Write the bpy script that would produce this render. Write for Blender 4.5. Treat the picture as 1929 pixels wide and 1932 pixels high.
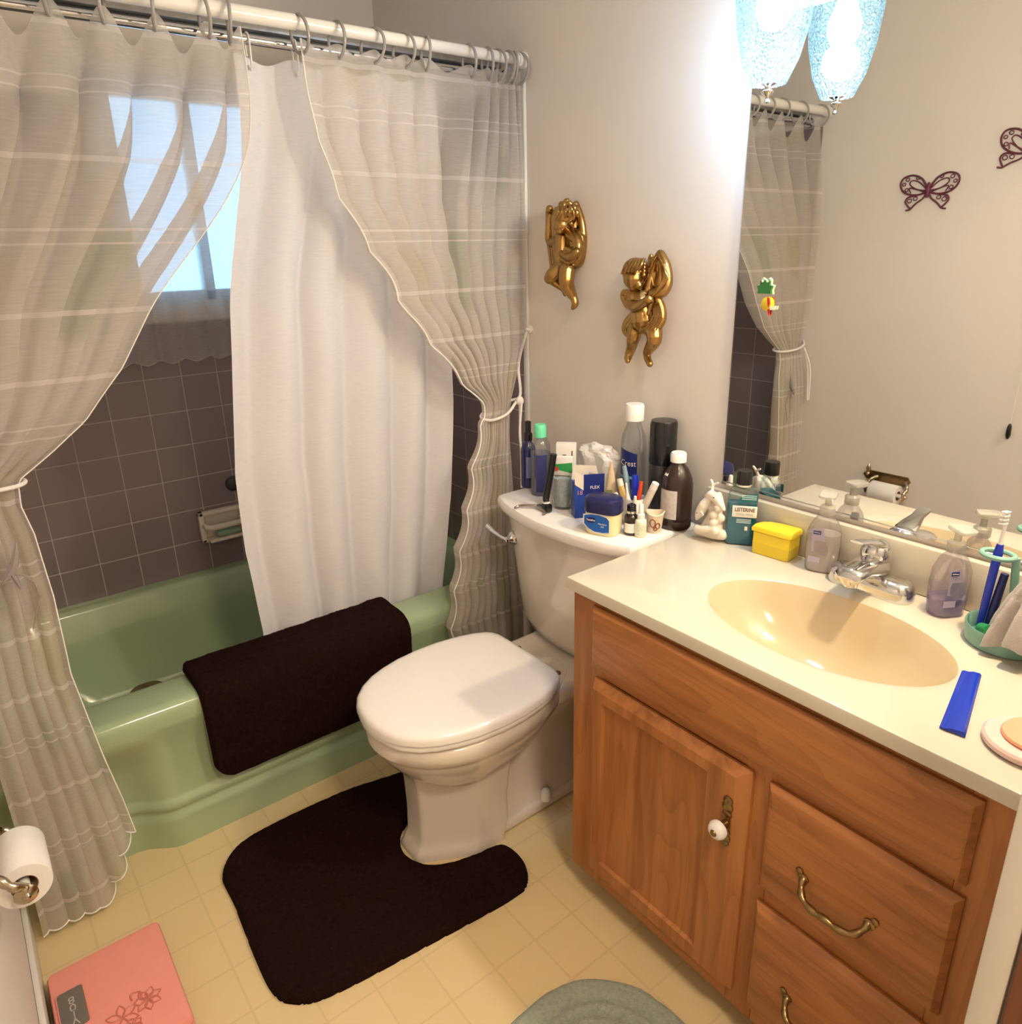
import bpy, bmesh, math, random
from mathutils import Vector, Matrix, noise
random.seed(7)
PI = math.pi
sc = bpy.context.scene
COL = sc.collection
for o in list(bpy.data.objects): bpy.data.objects.remove(o)

# ------------------------------------------------------------ camera
cam = bpy.data.cameras.new('camera'); cam_o = bpy.data.objects.new('camera', cam); COL.objects.link(cam_o)
def cam_rot(a, b, c):
    return Matrix.Rotation(c, 3, 'Z') @ Matrix.Rotation(a, 3, 'X') @ Matrix.Rotation(b, 3, 'Z')
cam_o.matrix_world = Matrix.Translation((1.7631, -1.3655, 1.4166)) @ cam_rot(1.2428, -0.0235, 0.9157).to_4x4()
cam.sensor_fit = 'HORIZONTAL'; cam.sensor_width = 36; cam.lens = 1375.4 / 1929 * 36
cam.shift_x = 4.44 / 1929; cam.shift_y = -29.14 / 1929; cam.clip_start = 0.02
sc.camera = cam_o
# ------------------------------------------------------------ world, exposure, lights
w = bpy.data.worlds.new('world'); sc.world = w; w.use_nodes = True
bg = w.node_tree.nodes['Background']; bg.inputs[0].default_value = (0.42, 0.70, 1.0, 1); bg.inputs[1].default_value = 3.0
vs = sc.view_settings; vs.view_transform = 'Standard'; vs.look = 'None'; vs.gamma = 1; vs.use_curve_mapping = False
vs.exposure = 0.42
COOL_W, WARM_W, HALL_FILL_W = 11.0, 50.0, 22.0
COOL_C, WARM_C, HALL_FILL_C = (0.50, 0.70, 1.0), (1.0, 0.78, 0.52), (1.0, 0.80, 0.60)
hl = bpy.data.lights.new('hall_fill_light', 'AREA'); hl.energy = HALL_FILL_W; hl.color = HALL_FILL_C; hl.shape = 'DISK'; hl.size = 0.35  # area light added in the unseen hallway as warm fill
hlo = bpy.data.objects.new('hall_fill_light', hl); COL.objects.link(hlo); hlo.location = (2.15, -0.95, 2.28)

# ------------------------------------------------------------ materials
def nodes(name):
    m = bpy.data.materials.new(name); m.use_nodes = True
    nt = m.node_tree; return m, nt, nt.nodes['Principled BSDF']
def N(nt, t, **kw):
    n = nt.nodes.new(t)
    for k, v in kw.items():
        if k.startswith('i'): n.inputs[int(k[1:])].default_value = v
        else: setattr(n, k, v)
    return n
def math_n(nt, op, a, b=None, c=None):
    n = nt.nodes.new('ShaderNodeMath'); n.operation = op
    for i, s in enumerate((a, b, c)):
        if s is None: continue
        if isinstance(s, (int, float)): n.inputs[i].default_value = s
        else: nt.links.new(s, n.inputs[i])
    return n.outputs[0]
def mixc(nt, f, a, b):
    n = nt.nodes.new('ShaderNodeMix'); n.data_type = 'RGBA'
    for i, s in ((0, f), (6, a), (7, b)):
        if isinstance(s, (int, float)): n.inputs[i].default_value = s
        elif isinstance(s, tuple): n.inputs[i].default_value = (*s[:3], 1)
        else: nt.links.new(s, n.inputs[i])
    return n.outputs[2]
def pm(name, col, rough=.5, metal=0, var=.06, scale=30, bump=0, bscale=None, trans=0, coat=0, alpha=1, emit=None, estr=0, sheen=0, sss=0):
    m, nt, p = nodes(name)
    tc = N(nt, 'ShaderNodeTexCoord'); nz = N(nt, 'ShaderNodeTexNoise'); nz.inputs['Scale'].default_value = scale; nz.inputs['Detail'].default_value = 4
    nt.links.new(tc.outputs['Object'], nz.inputs['Vector'])
    lo = tuple(c * (1 - var) for c in col); hi = tuple(min(1, c * (1 + var)) for c in col)
    nt.links.new(mixc(nt, nz.outputs[0], lo, hi), p.inputs['Base Color'])
    p.inputs['Roughness'].default_value = rough; p.inputs['Metallic'].default_value = metal
    p.inputs['Transmission Weight'].default_value = trans; p.inputs['Coat Weight'].default_value = coat
    p.inputs['Alpha'].default_value = alpha; p.inputs['Sheen Weight'].default_value = sheen
    if sss: p.inputs['Subsurface Weight'].default_value = sss; p.inputs['Subsurface Radius'].default_value = (.01, .008, .006)
    if emit: p.inputs['Emission Color'].default_value = (*emit, 1); p.inputs['Emission Strength'].default_value = estr
    if bump:
        nb = N(nt, 'ShaderNodeTexNoise'); nb.inputs['Scale'].default_value = bscale or scale * 4; nb.inputs['Detail'].default_value = 6
        nt.links.new(tc.outputs['Object'], nb.inputs['Vector'])
        b = N(nt, 'ShaderNodeBump'); b.inputs['Strength'].default_value = bump; b.inputs['Distance'].default_value = .004
        nt.links.new(nb.outputs[0], b.inputs['Height']); nt.links.new(b.outputs[0], p.inputs['Normal'])
    return m
def grid(nt, U, V, pu, pv, u0, v0, wd):
    def one(s, p, o):
        q = math_n(nt, 'DIVIDE', math_n(nt, 'SUBTRACT', s, o), p)
        fr = math_n(nt, 'FRACT', q)
        d = math_n(nt, 'MINIMUM', fr, math_n(nt, 'SUBTRACT', 1.0, fr))
        return math_n(nt, 'MULTIPLY', d, p), math_n(nt, 'FLOOR', q)
    du, cu = one(U, pu, u0); dv, cv = one(V, pv, v0)
    d = math_n(nt, 'MINIMUM', du, dv)
    mr = N(nt, 'ShaderNodeMapRange'); nt.links.new(d, mr.inputs[0])
    mr.inputs[1].default_value = wd * .6; mr.inputs[2].default_value = wd * 1.4; mr.inputs[3].default_value = 1; mr.inputs[4].default_value = 0
    cmb = N(nt, 'ShaderNodeCombineXYZ'); nt.links.new(cu, cmb.inputs[0]); nt.links.new(cv, cmb.inputs[1])
    wn = N(nt, 'ShaderNodeTexWhiteNoise'); nt.links.new(cmb.outputs[0], wn.inputs[0])
    return mr.outputs[0], wn.outputs[0]
def tile_mat(name, ax, u0):
    m, nt, p = nodes(name); tc = N(nt, 'ShaderNodeTexCoord'); s = N(nt, 'ShaderNodeSeparateXYZ')
    nt.links.new(tc.outputs['Object'], s.inputs[0])
    g, r = grid(nt, s.outputs[ax], s.outputs[2], .1095, .1095, u0, .5134, .0014)
    base = mixc(nt, r, (.235, .182, .190), (.262, .200, .205))
    nt.links.new(mixc(nt, g, base, (.50, .42, .40)), p.inputs['Base Color'])
    nt.links.new(math_n(nt, 'ADD', math_n(nt, 'MULTIPLY', g, .5), .22), p.inputs['Roughness'])
    b = N(nt, 'ShaderNodeBump'); b.inputs['Strength'].default_value = .6; b.inputs['Distance'].default_value = .0015
    nt.links.new(math_n(nt, 'SUBTRACT', 1.0, g), b.inputs['Height']); nt.links.new(b.outputs[0], p.inputs['Normal'])
    return m
def wood_mat(name, axis, lo=(.27, .095, .024), hi=(.47, .185, .055)):
    m, nt, p = nodes(name); tc = N(nt, 'ShaderNodeTexCoord'); mp = N(nt, 'ShaderNodeMapping')
    sca = [34, 34, 34]; sca[axis] = 2.2; mp.inputs['Scale'].default_value = sca
    nt.links.new(tc.outputs['Object'], mp.inputs[0])
    n1 = N(nt, 'ShaderNodeTexNoise'); n1.inputs['Scale'].default_value = 1; n1.inputs['Detail'].default_value = 8; n1.inputs['Roughness'].default_value = .65
    nt.links.new(mp.outputs[0], n1.inputs['Vector'])
    mp2 = N(nt, 'ShaderNodeMapping'); sc2 = [9, 9, 9]; sc2[axis] = 1.3; mp2.inputs['Scale'].default_value = sc2
    nt.links.new(tc.outputs['Object'], mp2.inputs[0])
    wv = N(nt, 'ShaderNodeTexNoise'); wv.inputs['Scale'].default_value = 1; wv.inputs['Detail'].default_value = 1
    nt.links.new(mp2.outputs[0], wv.inputs['Vector'])
    rg = math_n(nt, 'FRACT', math_n(nt, 'MULTIPLY', wv.outputs[0], 13.0))
    rg = math_n(nt, 'POWER', rg, 3.0)
    f = math_n(nt, 'SUBTRACT', n1.outputs[0], math_n(nt, 'MULTIPLY', rg, .12))
    cr = N(nt, 'ShaderNodeValToRGB'); nt.links.new(f, cr.inputs[0])
    cr.color_ramp.elements[0].position = .25; cr.color_ramp.elements[0].color = (*lo, 1)
    cr.color_ramp.elements[1].position = .6; cr.color_ramp.elements[1].color = (*hi, 1)
    nt.links.new(cr.outputs[0], p.inputs['Base Color']); p.inputs['Roughness'].default_value = .42
    b = N(nt, 'ShaderNodeBump'); b.inputs['Strength'].default_value = .15; b.inputs['Distance'].default_value = .002
    nt.links.new(n1.outputs[0], b.inputs['Height']); nt.links.new(b.outputs[0], p.inputs['Normal'])
    return m
def floor_mat():
    m, nt, p = nodes('vinyl_floor'); tc = N(nt, 'ShaderNodeTexCoord'); s = N(nt, 'ShaderNodeSeparateXYZ')
    nt.links.new(tc.outputs['Object'], s.inputs[0])
    g, r = grid(nt, s.outputs[0], s.outputs[1], .1165, .107, .147, -1.152, .0024)
    nz = N(nt, 'ShaderNodeTexNoise'); nz.inputs['Scale'].default_value = 26; nz.inputs['Detail'].default_value = 6
    nt.links.new(tc.outputs['Object'], nz.inputs['Vector'])
    a = mixc(nt, r, (.68, .52, .25), (.73, .56, .28))
    a = mixc(nt, nz.outputs[0], a, (.70, .56, .33))
    nt.links.new(mixc(nt, math_n(nt, 'MULTIPLY', g, .22), a, (.40, .28, .12)), p.inputs['Base Color'])
    p.inputs['Roughness'].default_value = .38
    return m
def sheer_mat(name, col, stripe, opac, period=.62, blot=True, transl=.5, nv=1.0):
    m, nt, p = nodes(name); nt.nodes.remove(p); out = nt.nodes['Material Output']
    uv = N(nt, 'ShaderNodeUVMap'); s = N(nt, 'ShaderNodeSeparateXYZ'); nt.links.new(uv.outputs[0], s.inputs[0])
    v = s.outputs[1]
    fr = math_n(nt, 'FRACT', math_n(nt, 'DIVIDE', v, period))
    tot = None
    for c, hw in ((.06, .008), (.20, .003), (.235, .003), (.42, .008), (.62, .004), (.66, .003), (.86, .008)) if stripe else ():
        d = math_n(nt, 'LESS_THAN', math_n(nt, 'ABSOLUTE', math_n(nt, 'SUBTRACT', fr, c)), hw)
        tot = d if tot is None else math_n(nt, 'MAXIMUM', tot, d)
    nz = N(nt, 'ShaderNodeTexNoise'); nz.inputs['Detail'].default_value = 5; nz.inputs['Scale'].default_value = 1
    mp = N(nt, 'ShaderNodeMapping'); mp.inputs['Scale'].default_value = (40, 260, 1); nt.links.new(uv.outputs[0], mp.inputs[0]); nt.links.new(mp.outputs[0], nz.inputs['Vector'])
    base = mixc(nt, nz.outputs[0], tuple(c * (1 - .14 * nv) for c in col), tuple(min(1, c * (1 + .08 * nv)) for c in col))
    if blot:
        n2 = N(nt, 'ShaderNodeTexNoise'); n2.inputs['Scale'].default_value = 3.1; n2.inputs['Detail'].default_value = 0
        nt.links.new(uv.outputs[0], n2.inputs['Vector'])
        k = N(nt, 'ShaderNodeMapRange'); nt.links.new(n2.outputs[0], k.inputs[0]); k.inputs[1].default_value = .64; k.inputs[2].default_value = .70
        base = mixc(nt, math_n(nt, 'MULTIPLY', k.outputs[0], .5), base, (.50, .56, .40))
        k2 = N(nt, 'ShaderNodeMapRange'); nt.links.new(n2.outputs[0], k2.inputs[0]); k2.inputs[1].default_value = .34; k2.inputs[2].default_value = .30
        base = mixc(nt, math_n(nt, 'MULTIPLY', k2.outputs[0], .5), base, (.72, .64, .40))
    op = math_n(nt, 'ADD', math_n(nt, 'MULTIPLY', nz.outputs[0], .12), opac - .06)
    if tot is not None:
        base = mixc(nt, tot, base, (.90, .84, .79)); op = math_n(nt, 'MAXIMUM', op, math_n(nt, 'MULTIPLY', tot, .70))
    df = N(nt, 'ShaderNodeBsdfDiffuse'); tr = N(nt, 'ShaderNodeBsdfTranslucent'); tp = N(nt, 'ShaderNodeBsdfTransparent')
    nt.links.new(base, df.inputs[0]); nt.links.new(base, tr.inputs[0])
    m1 = N(nt, 'ShaderNodeMixShader'); m1.inputs[0].default_value = transl; nt.links.new(df.outputs[0], m1.inputs[1]); nt.links.new(tr.outputs[0], m1.inputs[2])
    m2 = N(nt, 'ShaderNodeMixShader'); nt.links.new(op, m2.inputs[0]); nt.links.new(tp.outputs[0], m2.inputs[1]); nt.links.new(m1.outputs[0], m2.inputs[2])
    nt.links.new(m2.outputs[0], out.inputs[0])
    return m
def clear_mat(name, tint=(.93, .95, .96), gloss=.12, cloud=.0, ccol=(.8, .8, .8)):
    m, nt, p = nodes(name); nt.nodes.remove(p); out = nt.nodes['Material Output']
    tc = N(nt, 'ShaderNodeTexCoord'); nz = N(nt, 'ShaderNodeTexNoise'); nz.inputs['Scale'].default_value = 30; nt.links.new(tc.outputs['Object'], nz.inputs['Vector'])
    tp = N(nt, 'ShaderNodeBsdfTransparent'); nt.links.new(mixc(nt, nz.outputs[0], tint, tuple(c * .96 for c in tint)), tp.inputs[0])
    df = N(nt, 'ShaderNodeBsdfDiffuse'); df.inputs[0].default_value = (*ccol, 1)
    gl = N(nt, 'ShaderNodeBsdfGlossy'); gl.inputs['Roughness'].default_value = .06
    a = N(nt, 'ShaderNodeMixShader'); a.inputs[0].default_value = cloud; nt.links.new(tp.outputs[0], a.inputs[1]); nt.links.new(df.outputs[0], a.inputs[2])
    lw = N(nt, 'ShaderNodeLayerWeight'); lw.inputs[0].default_value = .35
    f = math_n(nt, 'ADD', math_n(nt, 'MULTIPLY', lw.outputs[0], .35), gloss * .4)
    b = N(nt, 'ShaderNodeMixShader'); nt.links.new(f, b.inputs[0]); nt.links.new(a.outputs[0], b.inputs[1]); nt.links.new(gl.outputs[0], b.inputs[2])
    nt.links.new(b.outputs[0], out.inputs[0]); return m
def shade_mat(name, col, strength):
    m, nt, p = nodes(name); nt.nodes.remove(p); out = nt.nodes['Material Output']
    tc = N(nt, 'ShaderNodeTexCoord'); vo = N(nt, 'ShaderNodeTexVoronoi'); vo.inputs['Scale'].default_value = 150; vo.feature = 'DISTANCE_TO_EDGE'
    nt.links.new(tc.outputs['Object'], vo.inputs['Vector'])
    k = N(nt, 'ShaderNodeMapRange'); nt.links.new(vo.outputs[0], k.inputs[0]); k.inputs[1].default_value = 0; k.inputs[2].default_value = .12
    em = N(nt, 'ShaderNodeEmission'); nt.links.new(mixc(nt, k.outputs[0], tuple(c * .22 for c in col), col), em.inputs[0]); em.inputs[1].default_value = strength
    tp = N(nt, 'ShaderNodeBsdfTransparent'); tp.inputs[0].default_value = (.42, .46, .48, 1); gl = N(nt, 'ShaderNodeBsdfGlossy'); gl.inputs['Roughness'].default_value = .15
    bp = N(nt, 'ShaderNodeBump'); bp.inputs['Distance'].default_value = .003; nt.links.new(vo.outputs[0], bp.inputs['Height']); nt.links.new(bp.outputs[0], gl.inputs['Normal'])
    a = N(nt, 'ShaderNodeMixShader'); a.inputs[0].default_value = .15; nt.links.new(tp.outputs[0], a.inputs[1]); nt.links.new(gl.outputs[0], a.inputs[2])
    b = N(nt, 'ShaderNodeAddShader'); nt.links.new(a.outputs[0], b.inputs[0]); nt.links.new(em.outputs[0], b.inputs[1])
    nt.links.new(b.outputs[0], out.inputs[0]); return m

WALL = pm('wall_paint', (.77, .705, .64), .75, var=.03, scale=3, bump=.05, bscale=300)
CEIL = pm('ceiling_paint', (.78, .76, .72), .8, var=.02)
WHITE_TRIM = pm('white_trim_paint', (.75, .72, .67), .4, var=.03)
OAK_Z = wood_mat('oak_vertical', 2); OAK_X = wood_mat('oak_horizontal', 0)
DOORWOOD = wood_mat('dark_door_wood', 2, (.16, .05, .018), (.27, .09, .035))
PORC = pm('toilet_porcelain', (.74, .66, .575), .12, var=.02, coat=.4)
LIDM = pm('toilet_lid_plastic', (.86, .81, .77), .2, var=.02, coat=.3)
MARBLE = pm('cultured_marble', (.61, .555, .45), .16, var=.05, scale=9, coat=.3)
BASINM = pm('basin_marble', (.60, .48, .30), .14, var=.06, scale=7, coat=.3)
GREEN = pm('green_tub_enamel', (.35, .45, .27), .16, var=.03, scale=4, coat=.4)
BROWN = pm('brown_plush', (.017, .0050, .0042), .95, var=.5, scale=90, bump=1, bscale=420, sheen=0)
BROWN.node_tree.nodes['Principled BSDF'].inputs['Specular IOR Level'].default_value = .08
SAGE = pm('sage_plush', (.33, .37, .30), .95, var=.35, scale=120, bump=1, bscale=380, sheen=.2)
CHROME = pm('chrome', (.72, .72, .73), .07, 1, var=.03)
BRASS = pm('antique_brass', (.30, .20, .09), .32, 1, var=.35, scale=60)
GOLD = pm('antique_gold', (.42, .25, .085), .30, 1, var=.35, scale=28)
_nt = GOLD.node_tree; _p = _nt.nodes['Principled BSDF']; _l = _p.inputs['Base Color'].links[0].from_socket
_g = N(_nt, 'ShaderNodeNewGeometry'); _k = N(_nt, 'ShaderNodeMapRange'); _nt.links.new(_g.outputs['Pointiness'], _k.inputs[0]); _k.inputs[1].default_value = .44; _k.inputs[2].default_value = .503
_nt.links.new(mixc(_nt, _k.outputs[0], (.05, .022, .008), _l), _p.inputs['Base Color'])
PINK = pm('pink_enamel', (.80, .30, .245), .35, var=.05, scale=20)
PINKD = pm('pink_embossing', (.58, .18, .13), .4, var=.1)
PINKE = pm('pink_rubber_edge', (.70, .28, .23), .5, var=.06)
RODW = pm('white_rod_enamel', (.86, .83, .78), .2, var=.03)
RINGM = pm('grey_ring_plastic', (.36, .335, .32), .3, var=.1)
CORD = pm('white_cord', (.80, .76, .72), .8, var=.1, scale=300)
BLACK = pm('black_plastic', (.010, .010, .011), .22, var=.2)
WHITEP = pm('white_plastic', (.86, .83, .78), .35, var=.03)
IVORY = pm('ivory_ceramic', (.80, .71, .60), .3, var=.05)
YELLOW = pm('yellow_plastic', (.88, .66, .03), .35, var=.03)
NAVY = pm('navy_plastic', (.012, .014, .085), .3, var=.1)
BLUEL = pm('blue_label', (.01, .11, .45), .4, var=.06)
BLUED = pm('dark_blue_label', (.008, .02, .16), .4, var=.06)
PAPER = pm('white_paper', (.80, .75, .70), .7, var=.06)
TEAL = pm('teal_plastic', (.22, .42, .35), .4, var=.05)
COMBB = pm('blue_comb_plastic', (.008, .04, .52), .12, var=.08, trans=.15)
SHEER = sheer_mat('sheer_striped_fabric', (.85, .785, .72), True, .60, nv=.6)
GAUZE = sheer_mat('window_gauze', (.86, .86, .88), False, .48, blot=False)
LINER = sheer_mat('white_liner_fabric', (.94, .905, .92), False, .99, blot=False, transl=.3, nv=.15)
CLEAR = clear_mat('clear_plastic')
FROST = clear_mat('frosted_plastic', (.90, .88, .84), .1, .35, (.75, .72, .66))

# ------------------------------------------------------------ builders
def link(name, bm, mat, parent=None, angle=40):
    me = bpy.data.meshes.new(name)
    bmesh.ops.recalc_face_normals(bm, faces=bm.faces[:])
    bm.to_mesh(me); bm.free()
    if isinstance(mat, (list, tuple)):
        for q in mat: me.materials.append(q)
    else: me.materials.append(mat)
    me.shade_smooth(); me.set_sharp_from_angle(angle=math.radians(angle))
    o = bpy.data.objects.new(name, me); COL.objects.link(o)
    if parent is not None: o.parent = parent
    return o
def thing(name, label, cat, loc=(0, 0, 0), rot=(0, 0, 0), group=None):
    o = bpy.data.objects.new(name, None); o.empty_display_size = .05; COL.objects.link(o)
    o.location = loc; o.rotation_euler = rot
    return tag(o, label, cat, group)
def tag(o, label, cat, group=None, kind=None):
    o['label'] = label; o['category'] = cat
    if group: o['group'] = group
    if kind: o['kind'] = kind
    return o
def struct(name, bm, mat, parent=None, angle=40):
    o = link(name, bm, mat, parent, angle)
    if parent is None: o['kind'] = 'structure'
    return o
def B(): return bmesh.new()
def box(bm, x0, x1, y0, y1, z0, z1, bev=0, seg=2, mtx=None):
    r = bmesh.ops.create_cube(bm, size=1)
    vs_ = r['verts']
    for v in vs_: v.co = Vector(((x0 + x1) / 2 + v.co.x * (x1 - x0), (y0 + y1) / 2 + v.co.y * (y1 - y0), (z0 + z1) / 2 + v.co.z * (z1 - z0)))
    if bev:
        es = {e for v in vs_ for e in v.link_edges}
        rr = bmesh.ops.bevel(bm, geom=list(es), offset=bev, segments=seg, affect='EDGES', profile=.5)
        vs_ = list({v for f in rr['faces'] for v in f.verts} | {v for v in vs_ if v.is_valid})
    if mtx is not None:
        for v in vs_: v.co = mtx @ v.co
    return bm
def loft(bm, loops, cap0=True, cap1=True, closed=True):
    rows = [[bm.verts.new(p) for p in lp] for lp in loops]
    n = len(rows[0])
    for a, b in zip(rows, rows[1:]):
        for i in range(n if closed else n - 1):
            j = (i + 1) % n
            try: bm.faces.new((a[i], a[j], b[j], b[i]))
            except ValueError: pass
    if cap0: bm.faces.new(rows[0][::-1])
    if cap1: bm.faces.new(rows[-1])
    return rows
def lathe(bm, prof, c=(0, 0, 0), seg=28, mtx=None, sx=1, sy=1, cap=True):
    c = Vector(c); loops = []
    for r, z in prof:
        r = max(r, 1e-5)
        lp = [Vector((r * sx * math.cos(2 * PI * i / seg), r * sy * math.sin(2 * PI * i / seg), z)) for i in range(seg)]
        loops.append([(mtx @ p if mtx is not None else p) + c for p in lp])
    loft(bm, loops, cap, cap)
    return bm
def tube(bm, pts, r, seg=8, closed=False, caps=True):
    pts = [Vector(p) for p in pts]; n = len(pts)
    rs = r if isinstance(r, (list, tuple)) else [r] * n
    up = None; loops = []
    for i, p in enumerate(pts):
        a = pts[(i - 1) % n] if closed or i > 0 else pts[i]; b = pts[(i + 1) % n] if closed or i < n - 1 else pts[i]
        t = (b - a).normalized() if (b - a).length > 1e-9 else Vector((0, 0, 1))
        if up is None: up = t.orthogonal().normalized()
        up = (up - t * up.dot(t));
        up = up.normalized() if up.length > 1e-6 else t.orthogonal().normalized()
        s = t.cross(up)
        loops.append([p + (up * math.cos(2 * PI * k / seg) + s * math.sin(2 * PI * k / seg)) * rs[i] for k in range(seg)])
    if closed: loops.append(loops[0]); loft(bm, loops, False, False); bmesh.ops.remove_doubles(bm, verts=bm.verts[:], dist=1e-6)
    else: loft(bm, loops, caps, caps)
    return bm
def spline(pts, k=6, closed=False):
    P = [Vector(p) for p in pts]; n = len(P); out = []
    rng = range(n) if closed else range(n - 1)
    for i in rng:
        p0 = P[(i - 1) % n] if closed or i > 0 else P[0]; p1 = P[i]; p2 = P[(i + 1) % n]; p3 = P[(i + 2) % n] if closed or i < n - 2 else P[-1]
        for j in range(k):
            t = j / k
            out.append(.5 * ((2 * p1) + (-p0 + p2) * t + (2 * p0 - 5 * p1 + 4 * p2 - p3) * t * t + (-p0 + 3 * p1 - 3 * p2 + p3) * t ** 3))
    if not closed: out.append(P[-1])
    return out
def ball(bm, c, r, seg=16, mtx=None):
    r = (r, r, r) if isinstance(r, (int, float)) else r
    m = Matrix.Translation(c) @ (mtx.to_4x4() if mtx is not None else Matrix.Identity(4)) @ Matrix.Diagonal((*r, 1))
    bmesh.ops.create_uvsphere(bm, u_segments=seg, v_segments=max(6, seg // 2), radius=1, matrix=m); return bm
def prism(bm, outline, z0, z1, top_in=0.0, f=None):
    # outline (x,y); rounded top edge by inset
    c = Vector((sum(p[0] for p in outline) / len(outline), sum(p[1] for p in outline) / len(outline)))
    def ins(d): 
        out = []; n = len(outline)
        for i in range(n):
            a = Vector(outline[i - 1][:2]); b = Vector(outline[i][:2]); e = Vector(outline[(i + 1) % n][:2])
            t = (e - a).normalized(); nrm = Vector((-t.y, t.x))
            if nrm.dot(c - b) < 0 and False: nrm = -nrm
            out.append(b + nrm * d)
        return out
    L = [[(p[0], p[1], z0) for p in outline]]
    if top_in:
        h = min(top_in, (z1 - z0))
        for q in (0, .35, .7, 1):
            o_ = ins(top_in * (1 - math.cos(q * PI / 2))); zz = z1 - h + h * math.sin(q * PI / 2)
            L.append([(p.x, p.y, zz) for p in o_])
    else: L.append([(p[0], p[1], z1) for p in outline])
    if f: L = [[f(p) for p in lp] for lp in L]
    loft(bm, L); return bm
def rrect(x0, x1, y0, y1, r, k=6):
    out = []
    for cx, cy, a0 in ((x1 - r, y1 - r, 0), (x0 + r, y1 - r, 90), (x0 + r, y0 + r, 180), (x1 - r, y0 + r, 270)):
        for i in range(k + 1):
            a = math.radians(a0 + 90 * i / k); out.append((cx + r * math.cos(a), cy + r * math.sin(a)))
    return out
def text(name, s, size, mat, parent, loc, rot, ext=.0002, bold=0, sx=1, align='CENTER'):
    cu = bpy.data.curves.new(name, 'FONT'); cu.body = s; cu.size = size; cu.extrude = ext; cu.offset = bold; cu.align_x = align; cu.align_y = 'CENTER'
    t = bpy.data.objects.new(name, cu); me = bpy.data.meshes.new_from_object(t); bpy.data.objects.remove(t)
    me.transform(Matrix.Diagonal((sx, 1, 1, 1)))
    if rot == 'cyl': pass
    me.materials.clear(); me.materials.append(mat)
    o = bpy.data.objects.new(name, me); COL.objects.link(o); o.parent = parent; o.location = loc
    if not isinstance(rot, str): o.rotation_euler = rot
    return o
def lerp(a, b, t): return a + (b - a) * t
def table(tb, z):
    tb = sorted(tb)
    if z <= tb[0][0]: return tb[0][1]
    for (a, b), (c, d) in zip(tb, tb[1:]):
        if z <= c: 
            t = (z - a) / (c - a); return lerp(b, d, t)
    return tb[-1][1]
def sm(t): t = max(0, min(1, t)); return t * t * (3 - 2 * t)

X0 = -.6753; YL = -1.482; XA = .079; CZ = .789; CF = -.4633
# ------------------------------------------------------------ room shell
bm = B(); box(bm, X0 - .1, 3.0, -2.6, .6, -.06, 0); struct('floor', bm, floor_mat())
bm = B(); box(bm, X0 - .1, 3.0, -2.6, .6, 2.40, 2.46); struct('ceiling', bm, CEIL)
bm = B(); box(bm, X0 - .1, 1.634, 0, .08, 0, 2.4); struct('wall_back', bm, WALL)
bm = B(); box(bm, X0 - .1, 1.605, YL - .08, YL, 0, 2.4); struct('wall_left', bm, WALL)
WY0, WY1, WZ0, WZ1 = -.868, -.42, 1.285, 1.875
bm = B()
for a in ((YL, WY0, 0, 2.4), (WY1, 0, 0, 2.4), (WY0, WY1, 0, WZ0), (WY0, WY1, WZ1, 2.4)): box(bm, X0 - .1, X0 - .008, *a)
struct('wall_window', bm, WALL)
bm = B()
TT = 1.83
for a in ((YL, WY0, .395, TT), (WY1, 0, .395, TT), (WY0, WY1, .395, WZ0)): box(bm, X0 - .008, X0, *a)
struct('wall_window_tile', bm, tile_mat('mauve_tile_window_wall', 1, -1.2133))
bm = B(); box(bm, X0, .085, -.008, 0, .395, TT, .002); struct('wall_back_tile', bm, tile_mat('mauve_tile_back_wall', 0, X0))
bm = B(); box(bm, X0, .085, YL, YL + .008, .395, TT, .002); struct('wall_left_tile', bm, tile_mat('mauve_tile_left_wall', 0, X0))
bm = B(); box(bm, .085, .104, -.010, 0, 0, TT, .003); struct('trim_1', bm, WHITE_TRIM)
bm = B(); box(bm, 1.605, 1.634, -.590, 0, 0, 2.4); box(bm, 1.605, 1.634, YL, -.590, 2.04, 2.4); box(bm, 1.605, 1.634, YL - .08, YL + .02, 0, 2.4); struct('wall_right', bm, WALL)
bm = B(); box(bm, 1.602, 1.631, -.602, -.590, 0, 2.04, .002); struct('trim_2', bm, WHITE_TRIM)
bm = B(); box(bm, 1.6345, 1.68, -.606, .24, .01, 2.03, .003); dr = struct('door_1', bm, DOORWOOD)
bm = B(); box(bm, 1.612, 3.0, .5, .58, 0, 2.4); struct('wall_hall_back', bm, WALL)
bm = B(); box(bm, 1.576, 3.0, -2.58, -2.5, 0, 2.4); box(bm, 1.50, 1.576, -2.58, YL - .08, 0, 2.4); struct('wall_hall_front', bm, WALL)
bm = B(); box(bm, 2.9, 2.98, -2.5, .5, 0, 2.4); struct('wall_hall_right', bm, WALL)
bm = B(); box(bm, .105, 1.57, YL, YL + .012, 0, .085, .004); struct('baseboard_left', bm, WHITE_TRIM)
bm = B(); box(bm, .105, .77, -.012, 0, 0, .085, .004); struct('baseboard_back', bm, pm('dark_baseboard', (.12, .08, .06), .5))
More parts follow.
